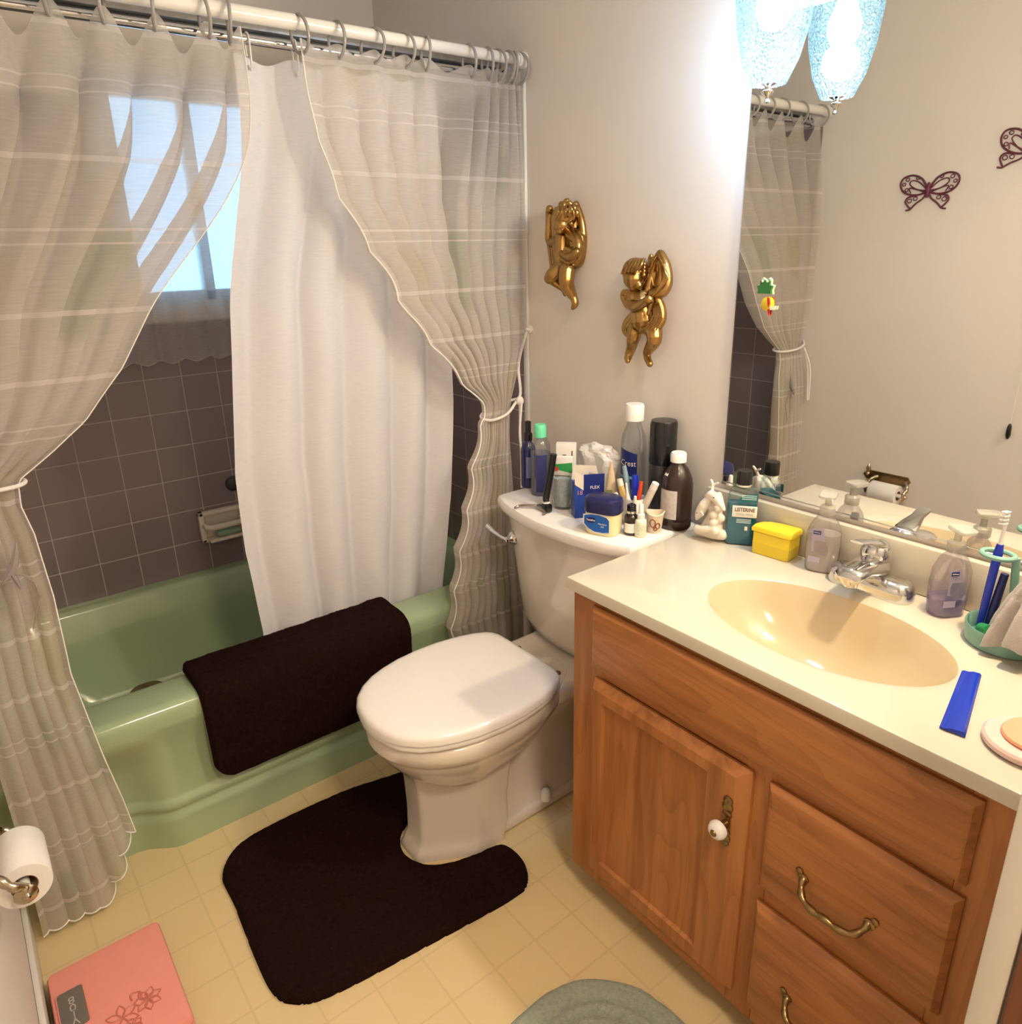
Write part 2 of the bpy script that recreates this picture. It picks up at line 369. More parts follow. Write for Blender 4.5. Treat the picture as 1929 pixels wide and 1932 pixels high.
# window
wn = thing('window_1', 'x', 'x'); 
for k in ('label', 'category'): del wn[k]
wn['kind'] = 'structure'
bm = B(); 
xw = X0 - .02
for a in ((WY0, WY0 + .03, WZ0, WZ1), (WY1 - .03, WY1, WZ0, WZ1), (WY0, WY1, WZ0, WZ0 + .03), (WY0, WY1, WZ1 - .03, WZ1), (-.655, -.625, WZ0, WZ1)): box(bm, xw - .05, xw, *a, .003)
link('window_frame', bm, WHITE_TRIM, wn)
bm = B(); box(bm, xw - .028, xw - .024, WY0 + .03, WY1 - .03, WZ0 + .03, WZ1 - .03)
link('window_pane', bm, clear_mat('frosted_window_glass', (.9, .97, 1.0), .06, .12, (.8, .9, .95)), wn)

# ------------------------------------------------------------ bathtub
tub = thing('bathtub', 'pale green enamelled bathtub against the tiled window wall', 'bathtub', (X0, YL, 0))
def tl(p): return (p[0] - X0, p[1] - YL, p[2])
bm = B(); RZ = .405
def ring(x0, x1, y0, y1, r, z): return [tl((a, b, z)) for a, b in rrect(x0, x1, y0, y1, r, 8)]
loops = [ring(X0 + .001, XA + .004, YL + .001, -.001, .02, RZ - .045), ring(X0 + .001, XA + .004, YL + .001, -.001, .02, RZ - .022), ring(X0 + .001, XA - .004, YL + .001, -.001, .02, RZ - .006), ring(X0 + .001, XA - .018, YL + .001, -.001, .02, RZ),
         ring(X0 + .035, -.030, YL + .06, -.05, .11, RZ), ring(X0 + .043, -.042, YL + .068, -.058, .11, RZ - .004), ring(X0 + .052, -.052, YL + .078, -.068, .11, RZ - .016), ring(X0 + .075, -.085, YL + .11, -.095, .12, .24), ring(X0 + .10, -.115, YL + .16, -.12, .13, .12), ring(X0 + .13, -.145, YL + .21, -.15, .12, .085), ring(X0 + .19, -.20, YL + .30, -.22, .10, .075)]
loft(bm, loops, False, True)
link('tub_basin', bm, GREEN, tub, 60)
bm = B()
prof = [(-.014, RZ - .02), (.004, RZ - .040), (.002, .345), (-.006, .32), (-.016, .28), (-.018, .14), (-.014, .132), (-.006, .124), (-.004, .112), (-.010, .104), (-.010, .096), (-.001, .088), (0, .074), (0, .0)]
loops = []
ny = 60
for i in range(ny + 1):
    y = YL + .001 + (-.002 - YL) * i / ny
    s = sm((y + 1.235) / .10) * 1
    lp = []
    for dx, z in prof:
        f = sm((.33 - z) / .10)
        lp.append(tl((XA + dx - .05 * (1 - s) * f, y, z)))
    loops.append(lp)
loft(bm, loops, False, False, closed=False)
link('tub_apron', bm, GREEN, tub, 60)
bm = B(); lathe(bm, [(0, .078), (.03, .078), (.034, .083), (.028, .086), (0, .086)], (-.36 - X0, -.32 - YL, 0)); link('drain', bm, CHROME, tub)
dm = thing('drain_strainer', 'round woven brownish strainer lying on the bathtub bottom', 'strainer', (-.530, -1.066, .024)); 
bm = B(); lathe(bm, [(0, .0765), (.05, .0765), (.058, .084), (.05, .094), (.02, .10), (0, .10)]); link('strainer_disc', bm, pm('woven_strainer', (.20, .15, .06), .7, var=.6, scale=160, bump=1), dm)
bm = B(); lathe(bm, [(0, .100), (.010, .100), (.008, .108), (0, .109)]); link('strainer_knob', bm, BRASS, dm)
# soap dish + suction disc
sd = thing('soap_dish', 'ivory ceramic soap dish set into the mauve tiles', 'soap dish', (X0, -.725, .505))
bm = B()
box(bm, 0.0005, .022, -.075, .075, 0, .014, .004); box(bm, 0.0005, .022, -.075, .075, .092, .107, .004); box(bm, 0.0005, .022, -.075, -.058, 0, .107, .004); box(bm, 0.0005, .022, .058, .075, 0, .107, .004); box(bm, 0.0003, .004, -.07, .07, .005, .1)
link('dish_frame', bm, IVORY, sd)
bm = B(); tube(bm, [(.02, -.06, .062), (.045, -.058, .06), (.052, -.04, .058), (.052, .04, .058), (.045, .058, .06), (.02, .06, .062)], .010, 10); link('grab_bar', bm, IVORY, sd)
bm = B(); box(bm, .005, .05, -.057, .057, .004, .016, .005); link('dish_ledge', bm, IVORY, sd)
so = tag(link('soap_bar', box(B(), -.036 / 2, .036 / 2, -.04, .04, 0, .022, .009, 3), pm('green_soap', (.30, .44, .30), .4)), 'pale green soap bar lying in the ceramic soap dish', 'soap'); so.location = (X0 + .028, -.715, .522)
bm = B(); lathe(bm, [(0, 0), (.024, 0), (.026, .006), (.018, .014), (.006, .016), (0, .016)], mtx=Matrix.Rotation(PI / 2, 3, 'Y')); so = tag(link('suction_disc', bm, pm('smoky_rubber', (.05, .045, .045), .4)), 'dark round suction disc stuck on tile above the soap dish', 'suction cup'); so.location = (X0, -.668, .686)

# ------------------------------------------------------------ rods, rings, curtains
RX, RZD = .094, 1.877
rod = thing('shower_rod', 'white tension shower rod carrying the sheer curtains', 'curtain rod', (RX, YL, RZD))
my = Matrix.Rotation(-PI / 2, 3, 'X')
bm = B(); tube(bm, [(0, .012, 0), (0, .86, 0)], .0155, 20); link('rod_tube', bm, RODW, rod)
bm = B(); tube(bm, [(0, .84, 0), (0, -YL - .012, 0)], .013, 20); link('rod_inner_tube', bm, RODW, rod)
for yy, s in ((0, 1), (-YL, -1)):
    bm = B(); tube(bm, [(0, yy, 0), (0, yy + s * .006, 0), (0, yy + s * .022, 0)], [.020, .020, .0165], 20); link('rod_end_cap', bm, WHITEP, rod)
lrod = thing('liner_rod', 'thin chrome rod behind the white shower rod', 'curtain rod', (.03, YL, 1.848))
bm = B(); tube(bm, [(0, .006, 0), (0, -YL - .006, 0)], .010, 16); link('rod_tube', bm, CHROME, lrod)
for yy, s in ((.008, 1), (-YL - .008, -1)):
    bm = B(); tube(bm, [(0, yy, 0), (0, yy + s * .008, 0)], .018, 16); link('rod_end_cap', bm, CHROME, lrod)
hr = thing('door_header', 'grey aluminium shower door header rail behind the white rod', 'rail', (.0, YL, 1.862))
link('header_rail', box(B(), -.012, .012, .010, -YL - .010, .010, .042, .002), pm('dull_aluminium', (.42, .42, .41), .45, .8, var=.3, scale=50), hr)
link('header_lip', box(B(), -.014, -.006, .010, -YL - .010, .0, .0098, .001), pm('dark_aluminium', (.10, .10, .10), .5, .6), hr)
LR = [-1.43, -1.30, -1.18, -1.08, -.992, -.902, -.809, -.761]
RR = [-.613, -.528, -.44, -.359, -.30, -.174, -.118, -.089, -.059, -.038, -.018]
names_side = {}
def ring_mesh():
    bm = B(); tube(bm, [(.036 * math.cos(2 * PI * i / 28), 0, .036 * math.sin(2 * PI * i / 28)) for i in range(28)], .0036, 8, closed=True)
    return bm
ring0 = link('curtain_ring', ring_mesh(), RINGM)
clip = link('ring_clasp', ball(B(), (0, 0, -.036), (.006, .005, .006), 10), RINGM, ring0)
def ring_at(first, y, label, group, tz):
    if first: r = ring0
    else:
        r = ring0.copy(); COL.objects.link(r); c = clip.copy(); COL.objects.link(c); c.parent = r
    r.location = (RX, y, RZD + .0135 - .0325 if y < -.62 else RZD + .011 - .0325); r.rotation_euler = (random.uniform(-.1, .1), 0, tz)
    tag(r, label, 'curtain ring', group)
ORD = ['first', 'second', 'third', 'fourth', 'fifth', 'sixth', 'seventh', 'eighth', 'ninth', 'tenth', 'eleventh']
for i, y in enumerate(LR):
    ring_at(i == 0, y, 'grey ring of the left sheer curtain, ' + ORD[len(LR) - 1 - i] + ' from its right edge on the white rod', 'rings of the left curtain', random.uniform(-.35, .35))
for i, y in enumerate(RR):
    ring_at(False, y, ('grey ring of the right sheer curtain, ' + ORD[i] + ' from its scalloped left edge') if i < 6 else ('grey ring bunched at the wall end of the rod, ' + ORD[10 - i] + ' from the wall'), 'rings of the right curtain', random.uniform(-.35, .35))
for i, (y, lab) in enumerate(((-.705, 'white liner hook hidden near the left curtain corner'), (-.60, 'white plastic hook at the middle of the liner top, hanging in front'), (-.27, 'white liner hook seen through the right sheer curtain top'))):
    bm = B(); tube(bm, spline([(-.011, 0, -.03), (-.0125, 0, 0), (0, 0, .0125), (.0125, 0, 0), (.012, 0, -.045), (.004, 0, -.058), (-.006, 0, -.048)], 5), .0022, 8)
    h = tag(link('liner_hook', bm, WHITEP), lab, 'curtain hook', 'hooks on the chrome liner rod'); h.location = (.03, y, 1.848)

def drape(name, mat, rings, L, R, ztop, zbot, xf, amp, ovl, dip, nz_=120, per=14, parent=None, scal=None, bot=None, uvw=1.0, drift=1.0, solid=.0):
    n = len(rings) - 1; nu = n * per
    bm = B(); uvl = bm.loops.layers.uv.new('UVMap'); vs_ = []; uvs = {}
    for j in range(nz_ + 1):
        row = []
        for i in range(nu + 1):
            t = i / nu; q = t * n; k = min(int(q), n - 1); fr = q - k
            yt = lerp(rings[k], rings[k + 1], fr)
            ph = 2 * PI * q
            gap = abs(rings[k + 1] - rings[k])
            top = ztop - min(dip * gap / .09, .085) * (math.sin(PI * fr) ** 2)
            zb = bot(t) if bot else zbot
            s = j / nz_; z = lerp(top, zb, s)
            l, r = L(z), R(z)
            if scal: l += scal * (abs(math.sin(PI * z / .118)) - .6) * sm((ztop - z) / .06)
            yl = lerp(l, r, t)
            wgt = sm((ztop - z) / .55)
            y = lerp(yt, yl, wgt)
            A = amp(z); O = ovl(z) * min(1, abs(r - l) / n / .06 + .15)
            nn = noise.noise(Vector((q * .9, z * 1.3 * drift, 3.1)))
            y += O * math.sin(ph * 1 + .9 * nn) * min(1, s * 8) 
            x = xf(z, t) + A * math.cos(ph + 1.6 * nn * min(1, s * 3)) * min(1, .25 + s * 6) + .004 * noise.noise(Vector((q * 2.3, z * 5, 9)))
            y += .003 * noise.noise(Vector((q * 1.7, z * 4, 1)))
            y = min(max(y, YL + .016), -.014)
            v = bm.verts.new((x, y, z)); row.append(v); uvs[v] = (t * uvw * n * .14, ztop - z)
        vs_.append(row)
    for a, b in zip(vs_, vs_[1:]):
        for i in range(nu):
            f = bm.faces.new((a[i], a[i + 1], b[i + 1], b[i]))
            for lp in f.loops: lp[uvl].uv = uvs[lp.vert]
    edges = [[r[0].co.copy() for r in vs_], [r[-1].co.copy() for r in vs_], [v.co.copy() for v in vs_[-1]]]
    return link(name, bm, mat, parent, 180), edges
# left sheer panel
LRt = [(1.853, -.737), (1.804, -.761), (1.735, -.787), (1.624, -.835), (1.451, -.93), (1.207, -1.072), (1.11, -1.153), (1.056, -1.224), (1.01, -1.292), (.961, -1.297), (.902, -1.286), (.771, -1.28), (.597, -1.286), (.382, -1.264), (.273, -1.25), (.15, -1.238), (.05, -1.23)]
lc = thing('shower_curtain', 'sheer striped left curtain panel gathered by a white cord, falling to the floor', 'shower curtain', (0, 0, 0))
def Ll(z): return table([(1.85, -1.46), (1.2, -1.458), (1.01, -1.44), (.9, -1.45), (0, -1.455)], z)
def amp_l(z): return table([(1.85, .022), (1.5, .040), (1.2, .032), (1.01, .012), (.85, .020), (.4, .030), (0, .034)], z)
def xl(z, t): return table([(1.85, .094), (1.01, .098), (.8, .118), (.45, .135), (0, .150)], z)
_, eL = drape('curtain_panel', SHEER, LR[:-1] + [-.742], Ll, lambda z: table(LRt, z), 1.852, .05, xl, amp_l, lambda z: table([(1.85, .026), (1.4, .042), (1.15, .030), (1.01, .012), (.8, .016), (.3, .022), (0, .024)], z), .058, bot=lambda t: (.022 + .004 * abs(math.sin(t * 22)) + .155 * sm((t - .55) / .45)), nz_=150, per=16)
_.parent = lc
bm = B(); tube(bm, eL[2], .0018, 6); link('curtain_hem', bm, pm('white_hem', (.82, .78, .73), .8), lc)
bm = B(); tube(bm, eL[1], .0014, 6); link('curtain_hem', bm, bpy.data.materials['white_hem'], lc)
_vs = [v.co.copy() for v in lc.children[0].data.vertices if .6 < v.co.z < 1.0]
def surf_x(y, z):
    c = [v.x for v in _vs if abs(v.y - y) < .008 and abs(v.z - z) < .008]
    return (max(c) if c else .15) + .0012
SPRIG = pm('lilac_grey_print', (.30, .255, .25), .8)
def on_cloth(pts): return [(surf_x(y, z), y, z) for y, z in pts]
def densify(pts, k=5): return [tuple(Vector(a).lerp(Vector(b), i / k)) for a, b in zip(pts, pts[1:]) for i in range(k)] + [pts[-1]]
bm = B(); tube(bm, on_cloth(densify([(-1.345, .845), (-1.325, .835), (-1.310, .815), (-1.306, .785), (-1.318, .755), (-1.330, .72)])), .0016, 6)
P_ = on_cloth(densify([(-1.322, .905), (-1.328, .880), (-1.336, .858), (-1.350, .840), (-1.362, .825)])); tube(bm, P_, [.001 + .007 * math.sin(PI * i / (len(P_) - 1)) ** 1 for i in range(len(P_))], 6)
P_ = on_cloth(densify([(-1.345, .850), (-1.338, .830), (-1.334, .808)])); tube(bm, P_, [.001 + .004 * math.sin(PI * i / (len(P_) - 1)) for i in range(len(P_))], 6)
link('printed_sprig', bm, SPRIG, lc)
# right sheer panel
RLt = [(1.85, -.615), (1.79, -.627), (1.741, -.609), (1.671, -.574), (1.596, -.55), (1.546, -.535), (1.434, -.484), (1.268, -.409), (1.166, -.32), (1.088, -.257), (1.003, -.18), (.965, -.17), (.945, -.18), (.826, -.225), (.719, -.250), (.564, -.298), (.435, -.326), (.342, -.34), (.1, -.35)]
rcn = thing('shower_curtain', 'sheer striped right curtain panel with scalloped edge, tied back beside the toilet', 'shower curtain', (0, 0, 0))
def Rr(z): return table([(1.85, -.016), (1.4, -.018), (1.15, -.03), (1.0, -.075), (.9, -.088), (.7, -.093), (.3, -.065), (0, -.06)], z)
def amp_r(z): return table([(1.85, .016), (1.5, .020), (1.2, .018), (.97, .010), (.8, .018), (.4, .024), (0, .024)], z)
def xr(z, t): return table([(1.85, .094), (.97, .096), (.7, .110), (.42, .118), (0, .118)], z)
_, eR = drape('curtain_panel', SHEER, RR, lambda z: table(RLt, z), Rr, 1.848, .30, xr, amp_r, lambda z: table([(1.85, .008), (1.5, .026), (1.2, .022), (.97, .006), (.7, .016), (.2, .018)], z), .016, scal=.016, bot=lambda t: .10 + .01 * abs(math.sin(t * 15)), nz_=150, per=14)
_.parent = rcn
bm = B(); tube(bm, eR[0], .0022, 6); link('curtain_hem', bm, bpy.data.materials['white_hem'], rcn)
# liner
def Lin(z): return table([(1.83, -.735), (1.7, -.765), (1.508, -.795), (1.22, -.822), (.9, -.850), (.684, -.848), (.44, -.825), (.2, -.82)], z)
_, e3 = drape('shower_liner', LINER, [-.735, -.60, -.50, -.385, -.27, -.235], Lin, lambda z: table([(1.83, -.235), (1.0, -.20), (.7, -.205), (.4, -.235), (.2, -.24)], z), 1.822, .27, lambda z, t: table([(1.83, .024), (1.2, -.01), (.5, -.075), (.25, -.098)], z), lambda z: table([(1.83, .006), (1.5, .014), (1.0, .018), (.3, .020)], z), lambda z: .010, .012, nz_=90, per=12, drift=.4)
tag(_, 'opaque white shower liner hanging inside the green bathtub', 'shower liner')
# window gauze
_, e4 = drape('window_curtain', GAUZE, [-.94 + .075 * i for i in range(9)], lambda z: -.945, lambda z: -.34, 1.90, 1.105, lambda z, t: X0 + .026, lambda z: .010, lambda z: .006, .002, bot=lambda t: 1.105 + .012 * abs(math.sin(t * 26)), nz_=40, per=12)
tag(_, 'thin white gauze curtain with wavy hem over the bathroom window', 'window curtain')
bm = B(); tube(bm, e4[2], .0012, 5); h = link('curtain_hem', bm, pm('gauze_hem', (.55, .5, .48), .8), _)
for a in ((WY0 - .055, WY0, WZ0 - .06, WZ1 + .05), (WY1, WY1 + .055, WZ0 - .06, WZ1 + .05), (WY0, WY1, WZ1, WZ1 + .05), (WY0, WY1, WZ0 - .06, WZ0)): link('window_casing', box(B(), X0 + .0005, X0 + .012, *a, .002), WHITE_TRIM, wn)
wr = tag(link('window_curtain_rod', tube(B(), [(X0 + .026, -.97, 1.903), (X0 + .026, -.32, 1.903)], .006, 10), RODW), 'slim white rod above the gauze window curtain', 'curtain rod')
# tiebacks
tb = thing('curtain_tieback', 'white cord tying the right sheer curtain back to the wall', 'tieback', (.105, -.02, 1.19))
def rel(o, pts): return [Vector(p) - Vector(o.location) for p in pts]
bm = B(); tube(bm, spline(rel(tb, [(.105, -.012, 1.19), (.100, -.04, 1.10), (.125, -.055, 1.02), (.125, -.075, .992), (.128, -.11, .965), (.118, -.155, .953), (.09, -.172, .958), (.075, -.15, .97), (.075, -.09, .985), (.11, -.058, 1.0)])), .0042, 8); link('cord_loop', bm, CORD, tb)
bm = B(); ball(bm, rel(tb, [(.130, -.062, .998)])[0], (.012, .012, .014)); link('cord_knot', bm, CORD, tb)
for dx in (0, .008):
    bm = B(); tube(bm, spline(rel(tb, [(.130 + dx, -.062, .99), (.134 + dx, -.066 - dx, .90), (.130 + dx, -.060, .82), (.134 + dx, -.064, .735 + dx * 3)])), .0035, 8); link('cord_tail', bm, CORD, tb)
bm = B(); lathe(bm, [(.012, -.012), (.012, -.008), (.005, -.005), (.005, .004), (0, .006)], mtx=Matrix.Rotation(PI / 2, 3, 'X')); hk = tag(link('wall_hook', bm, WHITEP), 'small white hook on the wall above the right tieback cord', 'hook'); hk.location = (.107, -.0125, 1.195)
tb2 = thing('curtain_tieback', 'white cord tied around the left sheer curtain', 'tieback', (.098, -1.37, 1.01))
bm = B(); tube(bm, spline(rel(tb2, [(.098, -1.475, 1.03), (.128, -1.43, 1.018), (.138, -1.36, 1.008), (.122, -1.30, 1.004), (.095, -1.282, 1.006), (.072, -1.31, 1.01), (.07, -1.38, 1.02), (.09, -1.47, 1.035)])), .0042, 8); link('cord_loop', bm, CORD, tb2)
for dx in (0, .01):
    bm = B(); tube(bm, spline(rel(tb2, [(.138, -1.42, 1.01), (.160 + dx, -1.425, .93), (.176, -1.42 - dx, .80)])), .0035, 8); link('cord_tail', bm, CORD, tb2)

# ------------------------------------------------------------ plush mats
def plush(pts_fn, nu, nv, thick, amp_, name, mat):
    bm = B(); top = []; bot = []
    for i in range(nu + 1):
        a = []; b = []
        for j in range(nv + 1):
            p, nrm, edge = pts_fn(i / nu, j / nv)
            e = min(1, edge / .012); h = thick * math.sqrt(max(0, 1 - (1 - e) ** 2))
            nz2 = noise.noise(p * 260) * amp_ + noise.noise(p * 38) * amp_ * .9
            a.append(bm.verts.new(p + nrm * (h + nz2 * (.4 + .6 * e)))); b.append(bm.verts.new(p + nrm * .0008))
        top.append(a); bot.append(b)
    for i in range(nu):
        for j in range(nv):
            bm.faces.new((top[i][j], top[i + 1][j], top[i + 1][j + 1], top[i][j + 1])); bm.faces.new((bot[i][j], bot[i][j + 1], bot[i + 1][j + 1], bot[i + 1][j]))
    for i in range(nu):
        bm.faces.new((top[i][0], bot[i][0], bot[i + 1][0], top[i + 1][0])); bm.faces.new((top[i][nv], top[i + 1][nv], bot[i + 1][nv], bot[i][nv]))
    for j in range(nv):
        bm.faces.new((top[0][j], top[0][j + 1], bot[0][j + 1], bot[0][j])); bm.faces.new((top[nu][j], bot[nu][j], bot[nu][j + 1], top[nu][j + 1]))
    return link(name, bm, mat, None, 180)
# mat over the tub rim: arc-length path
path = [(-.075, .385), (-.068, .402), (-.05, .412), (-.02, .4115), (.03, .4115), (.065, .4095), (.084, .400), (.092, .382), (.094, .36), (.092, .30), (.088, .24), (.086, .15)]
plen = [0]
for a, b in zip(path, path[1:]): plen.append(plen[-1] + math.dist(a, b))
def on_path(s):
    s = max(0, min(plen[-1] - 1e-6, s))
    for k in range(len(path) - 1):
        if s <= plen[k + 1]:
            t = (s - plen[k]) / (plen[k + 1] - plen[k]); a, b = path[k], path[k + 1]
            d = Vector((b[0] - a[0], b[1] - a[1])).normalized()
            return Vector((lerp(a[0], b[0], t), 0, lerp(a[1], b[1], t))), Vector((-d.y * -1, 0, d.x * -1)) * -1
def tubmat(u, v):
    S = plen[-1]
    s = v * S
    y0 = lerp(-1.045, -1.035, v); y1 = -.455
    c = .055; 
    def inset(d): return c - math.sqrt(max(0, c * c - (c - d) ** 2)) if d < c else 0
    ins = max(inset(s), inset(S - s))
    y = lerp(y0 + ins, y1 - ins, u)
    p, n = on_path(s)
    n = Vector((-n.x, 0, -n.z)) if n.z < -.5 or n.x < -.5 else n
    edge = min(s, S - s, (y - (y0 + ins)), (y1 - ins) - y)
    lump = .004 * noise.noise(Vector((y * 9, s * 12, 2)))
    p = Vector((p.x, y, p.z)) + n * abs(lump)
    return p, n, max(edge, 0)
tm = plush(tubmat, 170, 120, .016, .0022, 'bath_mat', BROWN)
tag(tm, 'dark brown plush bath mat draped over the rim of the green bathtub', 'bath mat')
# contour rug around toilet
outer = spline([(x, y, 0) for x, y in [(.20, -.60), (.17, -.75), (.165, -.95), (.178, -1.03), (.212, -1.075), (.26, -1.098), (.337, -1.098), (.50, -1.108), (.604, -1.108), (.652, -1.085), (.685, -1.02), (.712, -.815), (.735, -.60), (.728, -.545), (.695, -.515), (.65, -.503), (.605, -.512), (.588, -.54), (.580, -.59), (.562, -.65), (.53, -.698), (.466, -.719), (.402, -.692), (.365, -.62), (.348, -.54), (.338, -.49), (.322, -.46), (.28, -.452), (.225, -.475), (.205, -.53)]], 6, closed=True)
def inside(x, y, poly):
    c = False; n = len(poly); j = n - 1
    for i in range(n):
        a, b = poly[i], poly[j]
        if (a.y > y) != (b.y > y) and x < (b.x - a.x) * (y - a.y) / (b.y - a.y) + a.x: c = not c
        j = i
    return c
def rug(name, poly, thick, amp_, mat, groove=None, step=.006):
    bm = B(); rings_ = []
    vs0 = [bm.verts.new((p.x, p.y, .001)) for p in poly]
    f = bm.faces.new(vs0); bmesh.ops.triangulate(bm, faces=[f])
    # build by grid: dense grid clipped by distance
    bm.free(); bm = B()
    xs = [p.x for p in poly]; ys = [p.y for p in poly]
    x0, x1, y0, y1 = min(xs) - step, max(xs) + step, min(ys) - step, max(ys) + step
    nx = int((x1 - x0) / step) + 1; ny_ = int((y1 - y0) / step) + 1
    G = {}
    def near(x, y):
        best = 9; bp = None
        for a, b in zip(poly, poly[1:] + poly[:1]):
            d = b - a; t = max(0, min(1, ((x - a.x) * d.x + (y - a.y) * d.y) / max(1e-12, d.x ** 2 + d.y ** 2)))
            px, py = a.x + d.x * t, a.y + d.y * t; dd = math.hypot(px - x, py - y)
            if dd < best: best = dd; bp = (px, py)
        return best, bp
    for i in range(nx + 1):
        for j in range(ny_ + 1):
            x, y = x0 + i * step, y0 + j * step
            ins = inside(x, y, poly); d, bp = near(x, y)
            if ins or d < step * .75:
                if not ins: x, y = bp; d = 0
                e = min(1, d / .012); h = thick * math.sqrt(max(0, 1 - (1 - e) ** 2))
                if groove: h *= groove(d)
                q = Vector((x, y, 0))
                h = max(.002, h + (noise.noise(q * 240) + noise.noise(q * 40)) * amp_ * e)
                G[i, j] = (bm.verts.new((x, y, h)), bm.verts.new((x, y, .0006)))
    ecount = {}
    for i in range(nx):
        for j in range(ny_):
            k = [(i, j), (i + 1, j), (i + 1, j + 1), (i, j + 1)]
            if all(c in G for c in k):
                bm.faces.new([G[c][0] for c in k]); bm.faces.new([G[c][1] for c in k[::-1]])
                for a, b in zip(k, k[1:] + k[:1]):
                    key = tuple(sorted((a, b))); ecount[key] = ecount.get(key, 0) + 1
    for (a, b), c in ecount.items():
        if c == 1: bm.faces.new((G[a][0], G[b][0], G[b][1], G[a][1]))
    bmesh.ops.remove_doubles(bm, verts=bm.verts[:], dist=.0004)
    loose = [v for v in bm.verts if not v.link_faces]; bmesh.ops.delete(bm, geom=loose, context='VERTS')
    return link(name, bm, mat, None, 180)
cr = rug('contour_rug', outer, .020, .0022, BROWN)
tag(cr, 'dark brown plush contour rug wrapped around the foot of the toilet', 'bath rug')
gp = spline([(x, y, 0) for x, y in [(.962, -.80), (.958, -.69), (.985, -.605), (1.055, -.54), (1.131, -.518), (1.25, -.515), (1.40, -.53), (1.50, -.60), (1.535, -.70), (1.535, -1.10), (1.50, -1.22), (1.40, -1.29), (1.15, -1.30), (1.02, -1.26), (.967, -1.15), (.96, -1.0)]], 6, closed=True)
def groove(d):
    for c in (.048, .075):
        if abs(d - c) < .008: return .55 + .45 * abs(d - c) / .008
    return 1
gr = rug('oval_rug', gp, .026, .0028, SAGE, groove, .0075)
tag(gr, 'sage green plush rug with grooved border in front of the vanity', 'bath rug')

# ------------------------------------------------------------ toilet
TX = .478
to = thing('toilet', 'cream white two-piece toilet with closed lid between bathtub and vanity', 'toilet', (TX, 0, 0))
def egg(front, back, hw, z, wid=.62, n=40, sq=2.0, bw=None):
    """closed outline: front nose at y=front, back at y=back, widest at fraction wid from front"""
    out = []; yc = lerp(front, back, 1 - wid) if False else front + (back - front) * (1 - wid)
    bw = hw * .72 if bw is None else bw
    for i in range(n):
        a = 2 * PI * i / n; c, s = math.cos(a), math.sin(a)
        if s <= 0: x = hw * c; y = yc + (yc - front) * s
        else:
            e = .45; x = math.copysign(abs(c) ** e, c) * lerp(hw, bw, sm(s)); y = yc + (back - yc) * (abs(s) ** .75)
        out.append((x, y, z))
    return out
bm = B()
prof = [(-.64, -.42, .085, .20), (-.690, -.36, .112, .235), (-.728, -.30, .146, .275), (-.757, -.27, .168, .315), (-.768, -.26, .176, .335), (-.771, -.26, .178, .345), (-.778, -.25, .184, .350), (-.780, -.25, .186, .385), (-.772, -.25, .18, .393)]
loft(bm, [egg(a, b, c, z, .60) for a, b, c, z in prof])
def facet(f, b, hw, z):
    P_ = [(-hw * .36, f + .004), (hw * .36, f + .004), (hw * .97, f + .13), (hw, b), (-hw, b), (-hw * .97, f + .13)]
    out = []
    for i in range(6):
        a, c_, d_ = Vector(P_[i - 1]), Vector(P_[i]), Vector(P_[(i + 1) % 6])
        p1 = c_ + (a - c_).normalized() * .010; p2 = c_ + (d_ - c_).normalized() * .010
        for t in (0, .33, .66, 1): q_ = p1.lerp(c_, t).lerp(c_.lerp(p2, t), t); out.append((q_.x - .012, q_.y, z))
    return out
loft(bm, [facet(a, b, c, z) for a, b, c, z in ((-.712, -.49, .113, 0), (-.712, -.49, .113, .012), (-.700, -.48, .108, .028), (-.692, -.47, .104, .05), (-.690, -.47, .102, .12), (-.692, -.46, .104, .20), (-.70, -.45, .108, .245), (-.715, -.44, .115, .26))])
# rear foot, trapway, deck
def slab(x0, x1, y0, y1, z0, z1, bv): box(bm, x0, x1, y0, y1, z0, z1, bv, 3)
slab(-.098, .090, -.50, -.12, 0, .035, .012)
loft(bm, [[(x * wx, y, z) for x, y in [(math.cos(2 * PI * i / 24), math.sin(2 * PI * i / 24) * hy + yc) for i in range(24)]] for wx, hy, yc, z in ((.090, .20, -.32, .02), (.068, .20, -.32, .06), (.056, .19, -.31, .12), (.062, .18, -.28, .24), (.11, .17, -.25, .32), (.128, .16, -.22, .36))])
box(bm, -.135, .135, -.34, -.035, .335, .392, .02, 3)
link('bowl', bm, PORC, to, 50)
for s in (-1, 1):
    bm = B(); lathe(bm, [(.014, .034), (.014, .05), (.010, .062), (0, .066)], (s * .088, -.345, 0), 16); link('bolt_cap', bm, WHITEP, to)
HW = [(-.792, 0), (-.789, .035), (-.780, .070), (-.762, .103), (-.735, .132), (-.700, .155), (-.66, .171), (-.61, .184), (-.55, .190), (-.49, .189), (-.43, .180), (-.385, .167), (-.355, .152), (-.340, .138), (-.332, .118), (-.330, .08), (-.330, 0)]
def lid_loop(ins, z):
    o_ = [(max(0, w_ - ins), y) for y, w_ in HW]; 
    o_ = [(x_, (y - (-.56)) * (1 - ins / .24) + (-.56)) for x_, y in o_]
    return [(x_, y, z) for x_, y in o_] + [(-x_, y, z) for x_, y in o_[::-1][1:-1]]
bm = B(); loft(bm, [lid_loop(.008, .394), lid_loop(.004, .398), lid_loop(.004, .408), lid_loop(.008, .4125)]); link('seat', bm, LIDM, to, 50)
bm = B(); loft(bm, [lid_loop(a, z) for a, z in ((.004, .4130), (0, .4150), (0, .428), (.003, .4345), (.009, .4385), (.022, .4405), (.06, .4420), (.12, .4430))]); link('lid', bm, LIDM, to, 50)
